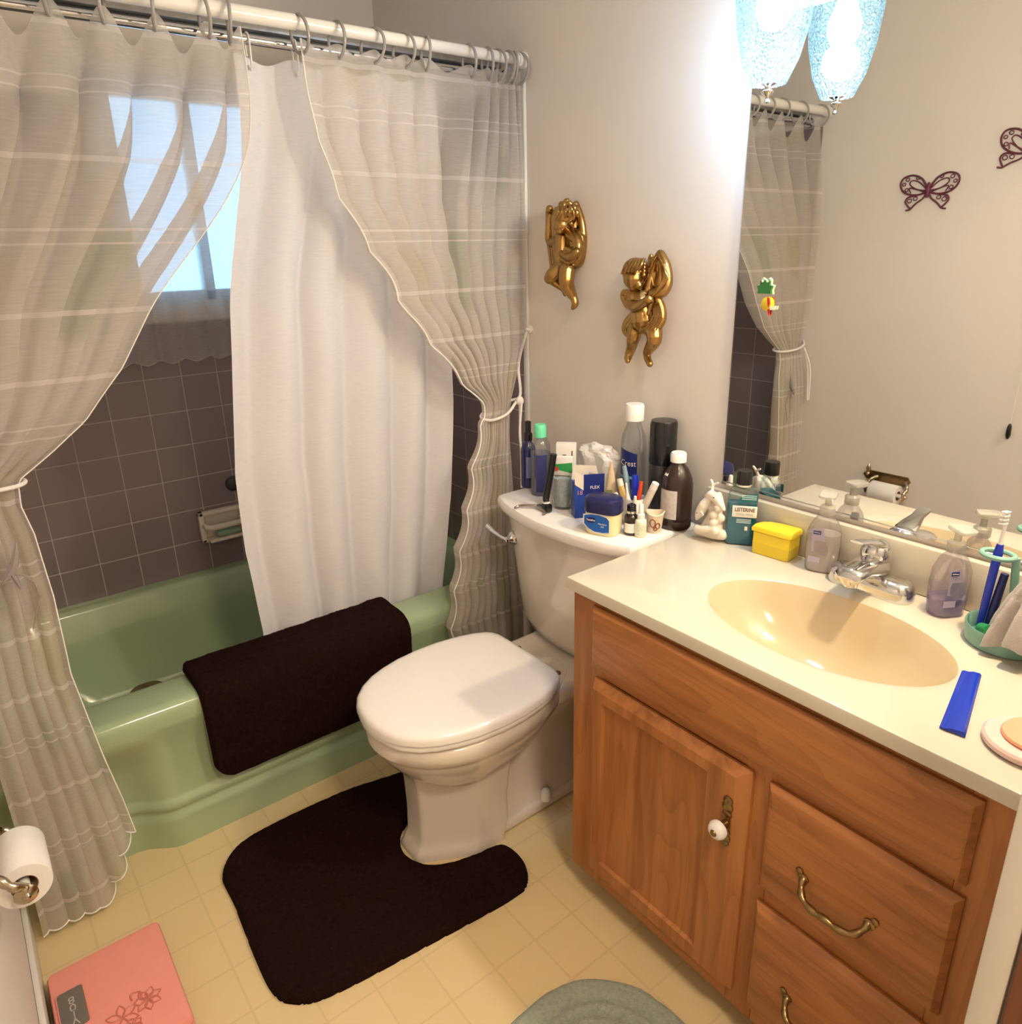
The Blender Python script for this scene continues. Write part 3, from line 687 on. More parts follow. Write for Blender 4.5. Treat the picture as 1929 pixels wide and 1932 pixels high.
for s_x in (-1, 1):
    bm = B(); box(bm, s_x * .075 - .014, s_x * .075 + .014, -.334, -.312, .3925, .411, .004); link('hinge', bm, LIDM, to)
    bm = B(); lathe(bm, [(.008, .392), (.008, .396), (.005, .398), (0, .398)], (s_x * .080, -.296, 0), 14); link('hinge_bolt', bm, BRASS, to)
# tank
def tank_loop(hw, yf, yb, bulge, r, z, n=9):
    out = []
    for i in range(n + 1):
        t = -1 + 2 * i / n; x = hw * t * (1 if abs(t) < 1 else 1)
        y = yf - bulge * (1 - t * t)
        if i in (0, n): y += r
        out.append((x, y, z))
        if i == 0: out.append((-hw + r * .3, yf + r * .3 - bulge * .03, z))
        if i == n - 0 and False: pass
    out.insert(len(out) - 1, (hw - r * .3, yf + r * .3 - bulge * .03, z))
    out += [(hw, yb, z), (-hw, yb, z)]
    return out
bm = B(); loft(bm, [tank_loop(.155, -.185, -.03, .02, .02, .392), tank_loop(.175, -.195, -.028, .03, .02, .405), tank_loop(.195, -.205, -.026, .035, .02, .44), tank_loop(.205, -.212, -.025, .038, .02, .55), tank_loop(.222, -.225, -.022, .042, .02, .72), tank_loop(.226, -.228, -.02, .042, .02, .745)])
for v in bm.verts: v.co.x += .012
link('tank', bm, PORC, to, 35)
bm = B(); loft(bm, [tank_loop(.236, -.234, -.012, .046, .018, .742), tank_loop(.247, -.240, -.008, .048, .018, .748), tank_loop(.250, -.243, -.006, .048, .018, .756), tank_loop(.250, -.243, -.006, .048, .018, .770), tank_loop(.247, -.240, -.008, .048, .018, .777), tank_loop(.240, -.234, -.012, .046, .018, .780)])
for v in bm.verts: v.co.x += .014
link('tank_lid', bm, LIDM, to, 35)
hd = thing('x', 'x', 'x'); bpy.data.objects.remove(hd)
mxy = Matrix.Rotation(PI / 2, 3, 'X')
bm = B(); lathe(bm, [(.020, -.002), (.020, .004), (.016, .010), (.009, .020), (.008, .026), (0, .028)], (-.168, -.2335, .672), 20, mtx=mxy); hb = link('flush_handle', bm, CHROME, to)
bm = B(); tube(bm, [(-.168, -.258, .672), (-.195, -.260, .674), (-.228, -.262, .682), (-.250, -.262, .690)], [.006, .0055, .007, .008], 10); link('lever', bm, CHROME, hb)

# ------------------------------------------------------------ vanity
CX0, CX1, CYF = .778, 1.602, -.446
va = thing('vanity_cabinet', 'honey oak vanity cabinet with one door and drawers under the sink', 'cabinet', (CX0, 0, 0))
W_ = CX1 - CX0
bm = B(); box(bm, 0, .016, CYF + .02, -.003, .058, .760); box(bm, W_ - .016, W_, CYF + .02, -.003, .058, .760); box(bm, 0, .016, CYF + .085, -.003, 0, .058); box(bm, W_ - .016, W_, CYF + .085, -.003, 0, .058); box(bm, .016, W_ - .016, CYF + .08, CYF + .095, 0, .07); box(bm, .016, W_ - .016, CYF + .02, -.003, .07, .085); box(bm, .016, W_ - .016, -.012, -.003, .085, .76); link('cabinet_carcass', bm, OAK_Z, va)
bm = B()
bm.free()
for a in ((0, .090, .058, .760), (W_ - .08, W_, .058, .760), (.425, .480, .058, .62)): link('face_frame_stile', box(B(), a[0], a[1], CYF, CYF + .02, a[2], a[3], .001, 1), OAK_Z, va)
bm = B()
bm.free()
for a in ((.09, W_ - .08, .735, .760), (.09, W_ - .08, .59, .63), (.09, .425, .058, .125), (.48, W_ - .08, .058, .11), (.48, W_ - .08, .34, .39)): link('face_frame_rail', box(B(), a[0], a[1], CYF + .0005, CYF + .02, a[2], a[3], .001, 1), OAK_X, va)
def bevel_panel(x0, x1, z0, z1, t=.018, bv=.016):
    bm = B(); y1 = CYF - .0003; y0 = y1 - t
    L4 = [[(x0, y1, z0), (x1, y1, z0), (x1, y1, z1), (x0, y1, z1)], [(x0, y1 - .006, z0), (x1, y1 - .006, z0), (x1, y1 - .006, z1), (x0, y1 - .006, z1)],
          [(x0 + bv * .5, y0 + .003, z0 + bv * .5), (x1 - bv * .5, y0 + .003, z0 + bv * .5), (x1 - bv * .5, y0 + .003, z1 - bv * .5), (x0 + bv * .5, y0 + .003, z1 - bv * .5)],
          [(x0 + bv, y0, z0 + bv), (x1 - bv, y0, z0 + bv), (x1 - bv, y0, z1 - bv), (x0 + bv, y0, z1 - bv)]]
    loft(bm, L4); return bm
link('false_front', bevel_panel(.840 - CX0, 1.538 - CX0, .612, .748), OAK_X, va, 25)
# door
dx0, dx1, dz0, dz1 = .848 - CX0, 1.219 - CX0, .098, .590
bm = B(); y1 = CYF - .0003; y0 = y1 - .018; px0, px1, pz0, pz1 = dx0 + .031, dx1 - .080, dz0 + .042, dz1 - .042
def rc(a, b, c, d, y): return [(a, y, c), (b, y, c), (b, y, d), (a, y, d)]
loft(bm, [rc(dx0, dx1, dz0, dz1, y1), rc(dx0, dx1, dz0, dz1, y1 - .006), rc(dx0 + .006, dx1 - .022, dz0 + .01, dz1 - .018, y0 + .001), rc(dx0 + .007, dx1 - .024, dz0 + .012, dz1 - .020, y0), rc(px0, px1, pz0, pz1, y0), rc(px0 + .004, px1 - .004, pz0 + .004, pz1 - .004, y0 + .007), rc(px0 + .008, px1 - .008, pz0 + .008, pz1 - .008, y0 + .008)])
vd = link('door', bm, OAK_Z, va, 20)
bm = B(); box(bm, 1.186 - CX0 - .007, 1.186 - CX0 + .007, y0 - .0035, y0 - .0002, .440, .522, .001)
for zz, rr in ((.518, .009), (.505, .0105), (.490, .009), (.452, .009), (.440, .0105), (.430, .008)): lathe(bm, [(rr, .0002), (rr, .003), (rr * .6, .005), (rr * .2, .005), (0, .004)], (1.186 - CX0, y0, zz), 12, mtx=mxy)
link('knob_plate', bm, BRASS, vd)
bm = B(); lathe(bm, [(.008, .003), (.007, .012), (.012, .018)], (1.186 - CX0, y0, .470), 18, mtx=mxy); link('knob_stem', bm, BRASS, vd)
bm = B(); lathe(bm, [(.010, .0175), (.0165, .021), (.0175, .027), (.014, .034), (.008, .037), (0, .0375)], (1.186 - CX0, y0, .470), 24, mtx=mxy); link('knob', bm, pm('white_knob_porcelain', (.85, .83, .80), .12), vd)['label'] = 'white porcelain door knob with dark centre'
bm = B(); lathe(bm, [(.0065, .037), (.005, .0395), (0, .040)], (1.186 - CX0, y0, .470), 16, mtx=mxy); link('knob_screw', bm, BRASS, vd)
for z0_, z1_, zp in ((.378, .592, .460), (.100, .344, .200)):
    d = link('drawer', bevel_panel(1.250 - CX0, 1.540 - CX0, z0_, z1_), OAK_X, va, 25)
    c = 1.384 - CX0; bm = B()
    tube(bm, spline([(c - .052, y0 + .001, zp + .010), (c - .050, y0 - .010, zp), (c - .040, y0 - .022, zp - .010), (c - .02, y0 - .027, zp - .014), (c, y0 - .028, zp - .012), (c + .02, y0 - .027, zp - .014), (c + .040, y0 - .022, zp - .010), (c + .050, y0 - .010, zp), (c + .052, y0 + .001, zp + .010)], 5), [.004 + .0022 * abs(math.sin(i * .55)) for i in range(41)], 10)
    for s in (-1, 1):
        lathe(bm, [(.009, 0), (.009, .003), (.005, .005), (0, .005)], (c + s * .053, y0, zp + .006), 12, mtx=mxy); lathe(bm, [(.006, 0), (.006, .003), (.003, .005), (0, .005)], (c + s * .060, y0, zp + .016), 12, mtx=mxy)
    link('drawer_pull', bm, BRASS, d)
# countertop with integral basin
ct = thing('countertop', 'cream cultured marble vanity top with oval basin and backsplash', 'countertop', (.7704, 0, CZ))
cw = 1.6035 - .7704
BX, BY, BA, BB = 1.199 - .7704, -.2535, .216, .134
bm = B(); n = 96
def perim(k, ins, z):
    t = 4 * k / n; s = int(t) % 4; f = t - int(t)
    x0, x1, y0_, y1_ = ins, cw - ins, CF + ins, -.0015
    return [(x0 + (x1 - x0) * f, y0_), (x1, y0_ + (y1_ - y0_) * f), (x1 - (x1 - x0) * f, y1_), (x0, y1_ - (y1_ - y0_) * f)][s] + (z,)
def ell(k, a, b, z, cx=BX, cy=BY):
    t = 4 * k / n; s = int(t) % 4; f = t - int(t)
    px, py, _z = perim(k, 0, 0); ang = math.atan2((py - cy) / b, (px - cx) / a)
    return (cx + a * math.cos(ang), cy + b * math.sin(ang), z)
loops = [[perim(k, .03, -.020) for k in range(n)], [perim(k, .004, -.027) for k in range(n)], [perim(k, 0, -.024) for k in range(n)], [perim(k, 0, -.005) for k in range(n)], [perim(k, .002, -.001) for k in range(n)], [perim(k, .006, 0) for k in range(n)],
         [ell(k, BA + .028, BB + .028, 0) for k in range(n)], [ell(k, BA + .010, BB + .010, -.0015) for k in range(n)], [ell(k, BA, BB, -.006) for k in range(n)]]
loft(bm, loops, False, False); link('counter_slab', bm, MARBLE, ct, 35)
bm = B(); loops = [[ell(k, BA, BB, -.006) for k in range(n)], [ell(k, BA * .965, BB * .955, -.016) for k in range(n)], [ell(k, BA * .88, BB * .86, -.045) for k in range(n)], [ell(k, BA * .74, BB * .72, -.080) for k in range(n)], [ell(k, BA * .52, BB * .52, -.108) for k in range(n)], [ell(k, BA * .28, BB * .30, -.122) for k in range(n)], [ell(k, .024, .024, -.127) for k in range(n)]]
loft(bm, loops, False, True); link('basin', bm, BASINM, ct, 60)
bm = B(); box(bm, .0, cw, -.021, -.0012, .0005, .094, .003); link('backsplash', bm, MARBLE, ct)
bm = B(); lathe(bm, [(0, -.1268), (.022, -.1268), (.0225, -.124), (.017, -.1225), (.013, -.1235), (0, -.122)], (BX, BY, 0)); link('drain', bm, BRASS, ct)
# faucet
fa = thing('faucet', 'chrome single-lever faucet behind the oval basin', 'faucet', (1.187, -.062, CZ))
bm = B(); loft(bm, [[(x, y, z) for x, y in rrect(-.080 + i, .080 - i, -.029 + i, .029 - i, .0285 - i, 8)] for i, z in ((0, .0003), (0, .016), (.002, .024), (.007, .031), (.014, .035))]); link('faucet_base', bm, CHROME, fa, 60)
bm = B(); loft(bm, [[(x * w_, y, z + (.012 if False else 0)) for x, z in [(math.cos(2 * PI * i / 20), zc + h_ * math.sin(2 * PI * i / 20)) for i in range(20)]] for w_, h_, zc, y in ((.026, .022, .044, .015), (.029, .022, .047, 0), (.029, .019, .052, -.03), (.027, .015, .056, -.06), (.026, .013, .056, -.080), (.025, .012, .054, -.094), (.018, .008, .046, -.098))]); link('spout', bm, CHROME, fa, 60)
bm = B(); lathe(bm, [(.013, .022), (.013, .034)], (0, -.080, .010)); link('aerator', bm, CHROME, fa)
bm = B(); lathe(bm, [(.024, .025), (.022, .056), (.024, .062), (.0275, .068), (.0275, .078), (.024, .090), (.013, .098), (0, .100)], (0, .004, 0)); link('faucet_body', bm, CHROME, fa, 50)
bm = B(); loft(bm, [[(x * w_, y, zc + h_ * s) for x, s in [(math.cos(2 * PI * i / 16), math.sin(2 * PI * i / 16)) for i in range(16)]] for w_, h_, zc, y in ((.016, .008, .086, .016), (.022, .010, .091, 0), (.019, .008, .099, -.02), (.013, .0055, .107, -.045), (.014, .004, .113, -.065), (.012, .0025, .116, -.078))]); link('faucet_lever', bm, CHROME, fa, 60)

# ------------------------------------------------------------ mirror, stickers
mm, nt, p = nodes('mirror_silver'); p.inputs['Base Color'].default_value = (.80, .82, .80, 1); p.inputs['Metallic'].default_value = 1; p.inputs['Roughness'].default_value = .012
nzm = N(nt, 'ShaderNodeTexNoise'); nzm.inputs['Scale'].default_value = 4; nt.links.new(mixc(nt, nzm.outputs[0], (.80, .81, .79), (.83, .84, .82)), p.inputs['Base Color'])
mi = thing('mirror', 'large frameless wall mirror above the vanity backsplash', 'mirror', (.7985, 0, .899))
bm = B(); box(bm, 0, .80, -.005, -.0008, 0, .9135, .0008, 1); link('mirror_glass', bm, mm, mi)
bm = B(); box(bm, 0, .80, -.0075, -.0003, -.005, .002, .0008, 1); link('mirror_channel', bm, CHROME, mi)
fr = thing('frog_sticker', 'small green frog figure stuck on the mirror above the yellow fish', 'frog magnet', (.870, -.0055, 1.318))
GF = pm('green_frog_paint', (.03, .16, .035), .35); WH = pm('cream_backing', (.82, .78, .55), .5)
fo = [(-.019, 0), (.019, 0), (.017, .008), (.021, .018), (.013, .020), (.013, .029), (.008, .034), (.003, .031), (-.003, .031), (-.008, .034), (-.013, .029), (-.013, .020), (-.021, .018), (-.017, .008)]
def flat(outline, y0, y1): 
    bm = B(); loft(bm, [[(x, y0, z) for x, z in outline], [(x, y1, z) for x, z in outline]]); return bm
link('sticker_backing', flat([(x * 1.14, z * 1.12 - .001) for x, z in fo], 0, -.002), WH, fr); link('frog_body', flat(fo, -.002, -.007), GF, fr)
for s in (-1, 1): link('frog_eye', ball(B(), (s * .0065, -.007, .029), (.0035, .002, .0035), 10), WH, fr)
fi = thing('fish_sticker', 'tiny yellow and red fish figure stuck on the mirror below the frog', 'fish magnet', (.876, -.0055, 1.298))
link('fish_body', lathe(B(), [(.015, 0), (.015, .004), (.012, .006), (0, .007)], mtx=mxy, seg=20, sy=1.1), pm('yellow_fish_paint', (.85, .60, .03), .35), fi)
RD = pm('red_fin_paint', (.55, .03, .015), .4)
link('fish_stripe', flat([(.004, .016), (.010, .014), (.013, .002), (.010, -.008), (.006, 0)], -.0065, -.009), RD, fi)
link('fish_fin', flat([(.004, -.014), (.011, -.010), (.009, -.028)], -.001, -.005), RD, fi)
fr.scale = (.84, 1, .84); fi.scale = (.84, 1, .84)
link('fish_tail', flat([(.010, -.006), (.026, -.004), (.024, -.013), (.012, -.014)], -.001, -.006), WH, fi)

# ------------------------------------------------------------ vanity lamps
def lamp(x, label, col, watts, shade_col, sstr):
    t = thing('wall_sconce', label, 'wall lamp', (x, 0, 1.93), group='glass sconces above the mirror')
    bm = B(); lathe(bm, [(.05, .0005), (.05, .008), (.03, .016), (0, .018)], mtx=mxy); link('backplate', bm, CHROME, t)
    bm = B(); tube(bm, spline([(0, -.015, 0), (0, -.06, .02), (0, -.10, .045), (0, -.118, .03), (0, -.118, .012)]), .006, 10); link('lamp_arm', bm, CHROME, t)
    z0 = 1.93
    bm = B(); lathe(bm, [(.030, 1.677 - z0), (.048, 1.715 - z0), (.060, 1.765 - z0), (.066, 1.82 - z0), (.067, 1.86 - z0), (.060, 1.90 - z0), (.045, 1.925 - z0), (.025, 1.94 - z0)], (0, -.118, 0), 40, cap=False)
    for v in bm.verts:
        q = Vector((v.co.x, v.co.y + .118, 0)); 
        a = math.atan2(q.y, q.x); q.normalize(); v.co += q * (.0012 * math.sin(a * 20))
    link('lamp_shade', bm, shade_mat('pressed_glass_' + str(round(x, 1)).replace('.', '_'), shade_col, sstr), t, 60)
    bm = B(); lathe(bm, [(0, 1.648 - z0), (.005, 1.650 - z0), (.003, 1.655 - z0), (.005, 1.660 - z0), (.010, 1.664 - z0), (.011, 1.667 - z0), (.005, 1.670 - z0), (.006, 1.674 - z0), (.014, 1.678 - z0), (.014, 1.680 - z0), (0, 1.681 - z0)], (0, -.118, 0), 20); link('finial', bm, CHROME, t)
    bm = B(); lathe(bm, [(.004, 1.758 - z0), (.020, 1.765 - z0), (.030, 1.785 - z0), (.030, 1.805 - z0), (.018, 1.835 - z0), (.013, 1.86 - z0), (.013, 1.90 - z0)], (0, -.118, 0), 24)
    link('bulb', bm, pm('lit_bulb_' + str(round(x, 1)).replace('.', '_'), (1, 1, 1), .3, emit=col, estr=9), t)
    l = bpy.data.lights.new('sconce_light', 'POINT'); l.energy = watts; l.color = col; l.shadow_soft_size = .034
    lo = bpy.data.objects.new('sconce_light', l); COL.objects.link(lo); lo.parent = t; lo.location = (0, -.118, 1.738 - z0)
    return t
lamp(.912, 'pressed glass sconce with cool white bulb hanging before the mirror edge', COOL_C, COOL_W, (.42, .80, 1.0), .62)
lamp(1.43, 'pressed glass sconce with warm bulb at the right end of the mirror', WARM_C, WARM_W, (1.0, .85, .6), .75)
hf = thing('fill_ceiling_lamp', 'unseen round white lamp added on the hallway ceiling for warm fill', 'ceiling lamp', (2.15, -.95, 2.4))  # out-of-view fixture added to go with the hallway fill light
bm = B(); lathe(bm, [(.17, -.001), (.17, -.03), (.15, -.035)], cap=False); link('lamp_rim', bm, WHITEP, hf)
bm = B(); lathe(bm, [(.15, -.03), (.13, -.05), (.08, -.065), (0, -.07)], cap=False); link('lamp_dome', bm, clear_mat('opal_dome', (.95, .93, .9), .1, .3), hf)

# ------------------------------------------------------------ sculpted things (blobs fused by voxel remesh)
def sculpt(chains, voxel, mat, name, smooth=2, parent=None):
    bm = B()
    for ch in chains:
        if len(ch) == 1: p, r = ch[0]; ball(bm, p, r, 16); continue
        pts = [c[0] for c in ch]; rs = [c[1] for c in ch]
        P = spline(pts, 4); R = [lerp(rs[min(i // 4, len(rs) - 1)], rs[min(i // 4 + 1, len(rs) - 1)], (i % 4) / 4) for i in range(len(P))]
        tube(bm, P, R, 12); ball(bm, P[0], R[0] * .98, 12); ball(bm, P[-1], R[-1] * .98, 12)
    me = bpy.data.meshes.new(name); bm.to_mesh(me); bm.free()
    o = bpy.data.objects.new(name, me); COL.objects.link(o)
    r = o.modifiers.new('r', 'REMESH'); r.mode = 'VOXEL'; r.voxel_size = voxel; r.use_smooth_shade = True
    s = o.modifiers.new('s', 'SMOOTH'); s.factor = .5; s.iterations = smooth
    dg = bpy.context.evaluated_depsgraph_get(); dg.update()
    m2 = bpy.data.meshes.new_from_object(o.evaluated_get(dg)); o.modifiers.clear(); o.data = m2; bpy.data.meshes.remove(me)
    m2.materials.clear(); m2.materials.append(mat); m2.shade_smooth()
    if parent: o.parent = parent
    return o
def cmap(kx, x0, a0, kz, z1, b0, par, base):
    def f(a, b, d, r):
        x = x0 + (a - a0) / 5.22 * kx + par * (d - .019); z = z1 - (b - b0) / 5.22 * kz
        d *= 1.1
        return (Vector((x, -d - .001, z)) - base, max(r / 5.22 * kz * (1.14 if r > 24 else 1.05), .0018))
    return f
base = Vector((.29, 0, 1.27))
f = cmap(.00192, .206, 175, .00131, 1.526, 165, 1.085, base)
def C(f, *pts): return [f(*p) for p in pts]
ch = [C(f, (345, 500, .022, 72), (340, 620, .026, 70), (350, 740, .026, 80), (385, 810, .028, 78)),
      C(f, (375, 300, .034, 105)), C(f, (345, 390, .044, 72)), C(f, (330, 440, .050, 42)), C(f, (300, 420, .056, 13), (300, 445, .058, 12)), C(f, (440, 380, .036, 22)),
      C(f, (290, 530, .018, 44), (205, 540, .016, 36), (200, 400, .016, 32), (212, 240, .018, 34)), C(f, (212, 225, .024, 36)),
      C(f, (190, 230, .008, 26), (190, 480, .008, 26), (215, 640, .008, 26), (235, 810, .010, 26)),
      C(f, (430, 470, .026, 50), (505, 560, .030, 44), (490, 660, .036, 42), (400, 630, .046, 34)),
      C(f, (480, 190, .006, 28), (535, 350, .006, 34), (555, 500, .006, 36), (555, 640, .006, 32), (530, 760, .008, 28), (470, 800, .012, 24)),
      C(f, (450, 450, .012, 40), (530, 520, .014, 44), (520, 700, .014, 44), (440, 780, .018, 40)),
      C(f, (350, 660, .042, 30), (430, 700, .046, 38), (500, 650, .042, 36)), C(f, (350, 720, .040, 18), (420, 750, .044, 20), (480, 720, .040, 18)),
      C(f, (330, 800, .032, 72), (260, 860, .048, 62), (225, 905, .052, 56)), C(f, (225, 905, .050, 50), (300, 965, .034, 40), (355, 1020, .024, 26), (375, 1075, .020, 20)),
      C(f, (400, 830, .034, 80), (395, 930, .040, 72), (420, 1010, .034, 58), (465, 1090, .026, 40)), C(f, (470, 1100, .026, 36), (485, 1160, .026, 34), (460, 1200, .030, 22)),
      C(f, (250, 800, .030, 24), (290, 850, .044, 16), (320, 870, .048, 14)), C(f, (280, 290, .006, 60), (300, 500, .006, 70), (320, 700, .006, 70)), C(f, (480, 300, .006, 44), (460, 450, .008, 56), (470, 600, .010, 56)), C(f, (240, 560, .006, 34), (270, 760, .008, 40)), C(f, (335, 372, .066, 8)), C(f, (395, 380, .062, 8)), C(f, (360, 435, .070, 16))]
for a in range(16):
    an = a * 2.4; rr = 60 + 28 * (a % 3)
    ch.append(C(f, (385 + rr * math.cos(an), 255 + rr * .75 * math.sin(an), .066 - .0003 * rr, 30)))
for k in range(5): ch.append(C(f, (330 + 34 * k, 205, .058, 10), (322 + 38 * k, 270, .072, 11), (300 + 45 * k, 330, .070, 9)))
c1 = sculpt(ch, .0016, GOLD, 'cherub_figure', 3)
c1.location = base; tag(c1, 'gold cherub wall figure on the left, arm raised and one knee bent', 'wall sculpture')
base = Vector((.56, 0, 1.15))
f = cmap(.00162, .488, 930, .00122, 1.404, 640, .88, base)
ch = [C(f, (1060, 830, .036, 118)), C(f, (1050, 900, .046, 92)), C(f, (1045, 970, .050, 42)), C(f, (1005, 905, .058, 14), (1000, 935, .062, 13)), C(f, (1105, 960, .048, 36)), C(f, (1030, 965, .056, 16)),
      C(f, (1100, 1030, .030, 66), (1125, 1120, .032, 98), (1140, 1230, .036, 98), (1150, 1310, .036, 104)),
      C(f, (1010, 1060, .010, 30), (945, 1050, .008, 34), (935, 1100, .008, 32), (975, 1180, .010, 26), (1005, 1195, .010, 20)),
      C(f, (1050, 1060, .040, 58), (1050, 1150, .052, 54), (1110, 1150, .062, 44), (1190, 1100, .066, 38)), C(f, (1215, 1080, .068, 38)),
      C(f, (1190, 1010, .022, 58), (1215, 860, .012, 44), (1260, 720, .014, 34), (1290, 665, .020, 34)),
      C(f, (1200, 690, .006, 24), (1180, 800, .004, 24), (1180, 930, .006, 24)),
      C(f, (1300, 670, .020, 34), (1350, 780, .026, 46), (1370, 920, .028, 50), (1330, 1010, .034, 56), (1240, 1040, .044, 40)),
      C(f, (1230, 760, .003, 60), (1240, 860, .004, 70), (1250, 980, .006, 70)), C(f, (1300, 740, .010, 40), (1315, 850, .012, 52), (1310, 960, .014, 60)), C(f, (1270, 1120, .014, 60), (1280, 1230, .014, 62), (1260, 1330, .014, 60)),
      C(f, (1280, 1080, .038, 40), (1320, 1180, .032, 48), (1320, 1290, .034, 54), (1250, 1370, .042, 50), (1160, 1390, .050, 32)),
      C(f, (1240, 1100, .056, 22), (1210, 1220, .056, 22)), C(f, (1060, 1260, .012, 44), (990, 1350, .010, 46), (960, 1430, .008, 34), (1000, 1490, .010, 24)),
      C(f, (1080, 1370, .036, 72), (1065, 1470, .042, 64), (1040, 1590, .030, 46), (1015, 1670, .030, 38)), C(f, (1012, 1690, .034, 38), (1012, 1720, .040, 26)),
      C(f, (1265, 1390, .038, 78), (1275, 1480, .042, 66), (1220, 1590, .028, 46), (1200, 1640, .024, 36)), C(f, (1205, 1670, .026, 34), (1240, 1725, .036, 30))]
for k in range(6): ch.append(C(f, (1290 + 14 * k, 700 + 30 * k, .038, 8), (1350 + 6 * k, 840 + 10 * k, .048, 9), (1290 - 8 * k, 985 + 12 * k, .058, 9)))
for k in range(5): ch.append(C(f, (1310 - 8 * k, 1120, .052, 8), (1345 - 22 * k, 1250, .056, 9), (1290 - 26 * k, 1370, .060, 8)))
for k in range(6): ch.append(C(f, (1150 - 30 * k, 710 + 4 * k, .060, 15), (1130 - 30 * k, 765, .072, 17), (1110 - 34 * k, 815 + 6 * k, .070, 12)))
for k in range(4): ch.append(C(f, (1150, 760 + 35 * k, .046, 20)))
for k in range(3): ch.append(C(f, (950 + 22 * k, 1060, .018, 7), (975 + 12 * k, 1170, .018, 7)))
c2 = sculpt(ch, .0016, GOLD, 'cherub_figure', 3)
c2.location = base; tag(c2, 'gold cherub wall figure nearer the mirror, holding billowing drapery', 'wall sculpture')

# dolphin statue
st = thing('dolphin_statue', 'cream ceramic statuette of leaping dolphins at the counter corner', 'figurine', (.842, -.085, CZ + .006))
def d2(pts): return [[(Vector(p), r) for p, r in pts]]
ch = d2([((-.030, -.012, .012), .012), ((0, 0, .012), .016), ((.022, .005, .012), .013)]) + d2([((-.02, 0, .02), .012), ((-.004, .004, .045), .016), ((.006, .004, .075), .014), ((.004, .006, .10), .007)])
for k in range(9): ch += d2([((.012 + .006 * math.sin(k * 2), -.008 + .008 * math.cos(k * 3), .015 + .009 * k), .010)])
ch += d2([((0, .002, .02), .022), ((0, .004, .05), .018), ((.002, .006, .075), .013)])
ch += d2([((-.036, -.014, .038), .004), ((-.030, -.014, .052), .010), ((-.020, -.012, .074), .012), ((-.010, -.006, .092), .008), ((-.004, 0, .104), .003)])
ch += d2([((-.022, -.006, .092), .004), ((-.008, -.008, .100), .010), ((.008, -.010, .098), .011), ((.024, -.012, .086), .008), ((.034, -.014, .078), .0035)])
ch += d2([((-.006, -.006, .108), .004), ((-.010, 0, .122), .003), ((-.016, .002, .130), .003)]) + d2([((-.010, 0, .120), .003), ((.002, .002, .128), .0025)])
ch += d2([((-.026, -.018, .062), .003), ((-.010, -.026, .056), .002)]) + d2([((-.028, -.020, .018), .010), ((-.010, -.024, .022), .008), ((.012, -.016, .030), .009)])
s_ = sculpt(ch, .0016, IVORY, 'statue_body', 2, st)
bm = B(); ball(bm, (-.029, -.0235, .056), .0014, 8); link('dolphin_eye', bm, BLACK, st); bm = B(); ball(bm, (.010, -.021, .101), .0014, 8); link('dolphin_eye', bm, BLACK, st)

# ------------------------------------------------------------ bottles and small things
def bottle(name, label, cat, loc, rotz=0, group=None): return thing(name, label, cat, loc, (0, 0, rotz), group)
def rprism(bm, w_, d_, r, levels):
    loft(bm, [[(x, y, z) for x, y in rrect(-w_ / 2 * s, w_ / 2 * s, -d_ / 2 * s2, d_ / 2 * s2, r * min(s, s2), 5)] for z, s, s2 in levels]); return bm
TZ = .7805
def lab_arc(r, a0, a1, z0, z1, mat, name, par, c=(0, 0)):
    bm = B(); k = 12; lo_, hi_ = [], []
    loops = [[(c[0] + r * math.cos(lerp(a0, a1, i / k)), c[1] + r * math.sin(lerp(a0, a1, i / k)), z) for i in range(k + 1)] for z in (z0, z1)]
    loft(bm, loops, False, False, closed=False); return link(name, bm, mat, par, 180)
def arc_text(name, s, size, mat, par, r, a, z, sx=1):
    o = text(name, s, size, mat, par, (0, 0, 0), (0, 0, 0), ext=.0001, sx=sx)
    for v in o.data.vertices:
        th = a + v.co.x / r; rr = r + .0003 + v.co.z; v.co = Vector((rr * math.cos(th), rr * math.sin(th), z + v.co.y))
    return o
CA = -.80   # direction towards the camera, radians
b = bottle('spray_bottle', 'dark blue spray bottle at the left end of the tank lid', 'bottle', (.247, -.128, TZ))
link('bottle_body', lathe(B(), [(0, 0), (.019, 0), (.021, .004), (.021, .105), (.018, .120), (.010, .130), (.009, .138)]), pm('cobalt_plastic', (.008, .012, .10), .2, coat=.3), b)
link('bottle_cap', lathe(B(), [(.012, .134), (.012, .152), (.0085, .156), (.0085, .186), (.006, .188), (0, .188)]), BLACK, b)
lab_arc(.0213, CA - .2, CA + 1.2, .03, .09, pm('lilac_print_label', (.20, .20, .42), .5, var=.3, scale=300), 'bottle_label', b)
b = bottle('oil_bottle', 'tall clear bottle with mint green cap beside the blue spray bottle', 'bottle', (.319, -.145, TZ))
link('bottle_shell', lathe(B(), [(0, 0), (.024, 0), (.027, .005), (.0275, .12), (.026, .138), (.018, .155), (.012, .162), (.012, .17)]), CLEAR, b)
link('bottle_liquid', lathe(B(), [(0, .002), (.023, .002), (.0255, .006), (.0258, .118), (0, .118)]), clear_mat('lilac_oil', (.72, .72, .80), .1, .22, (.45, .45, .55)), b)
lab_arc(.0278, CA - .35, CA + .75, .012, .115, pm('dark_blue_back_label', (.030, .035, .15), .5, var=.4, scale=200), 'bottle_label', b)
link('bottle_cap', lathe(B(), [(.0165, .160), (.0165, .190), (.014, .194), (0, .194)]), pm('mint_cap', (.16, .72, .40), .4), b)
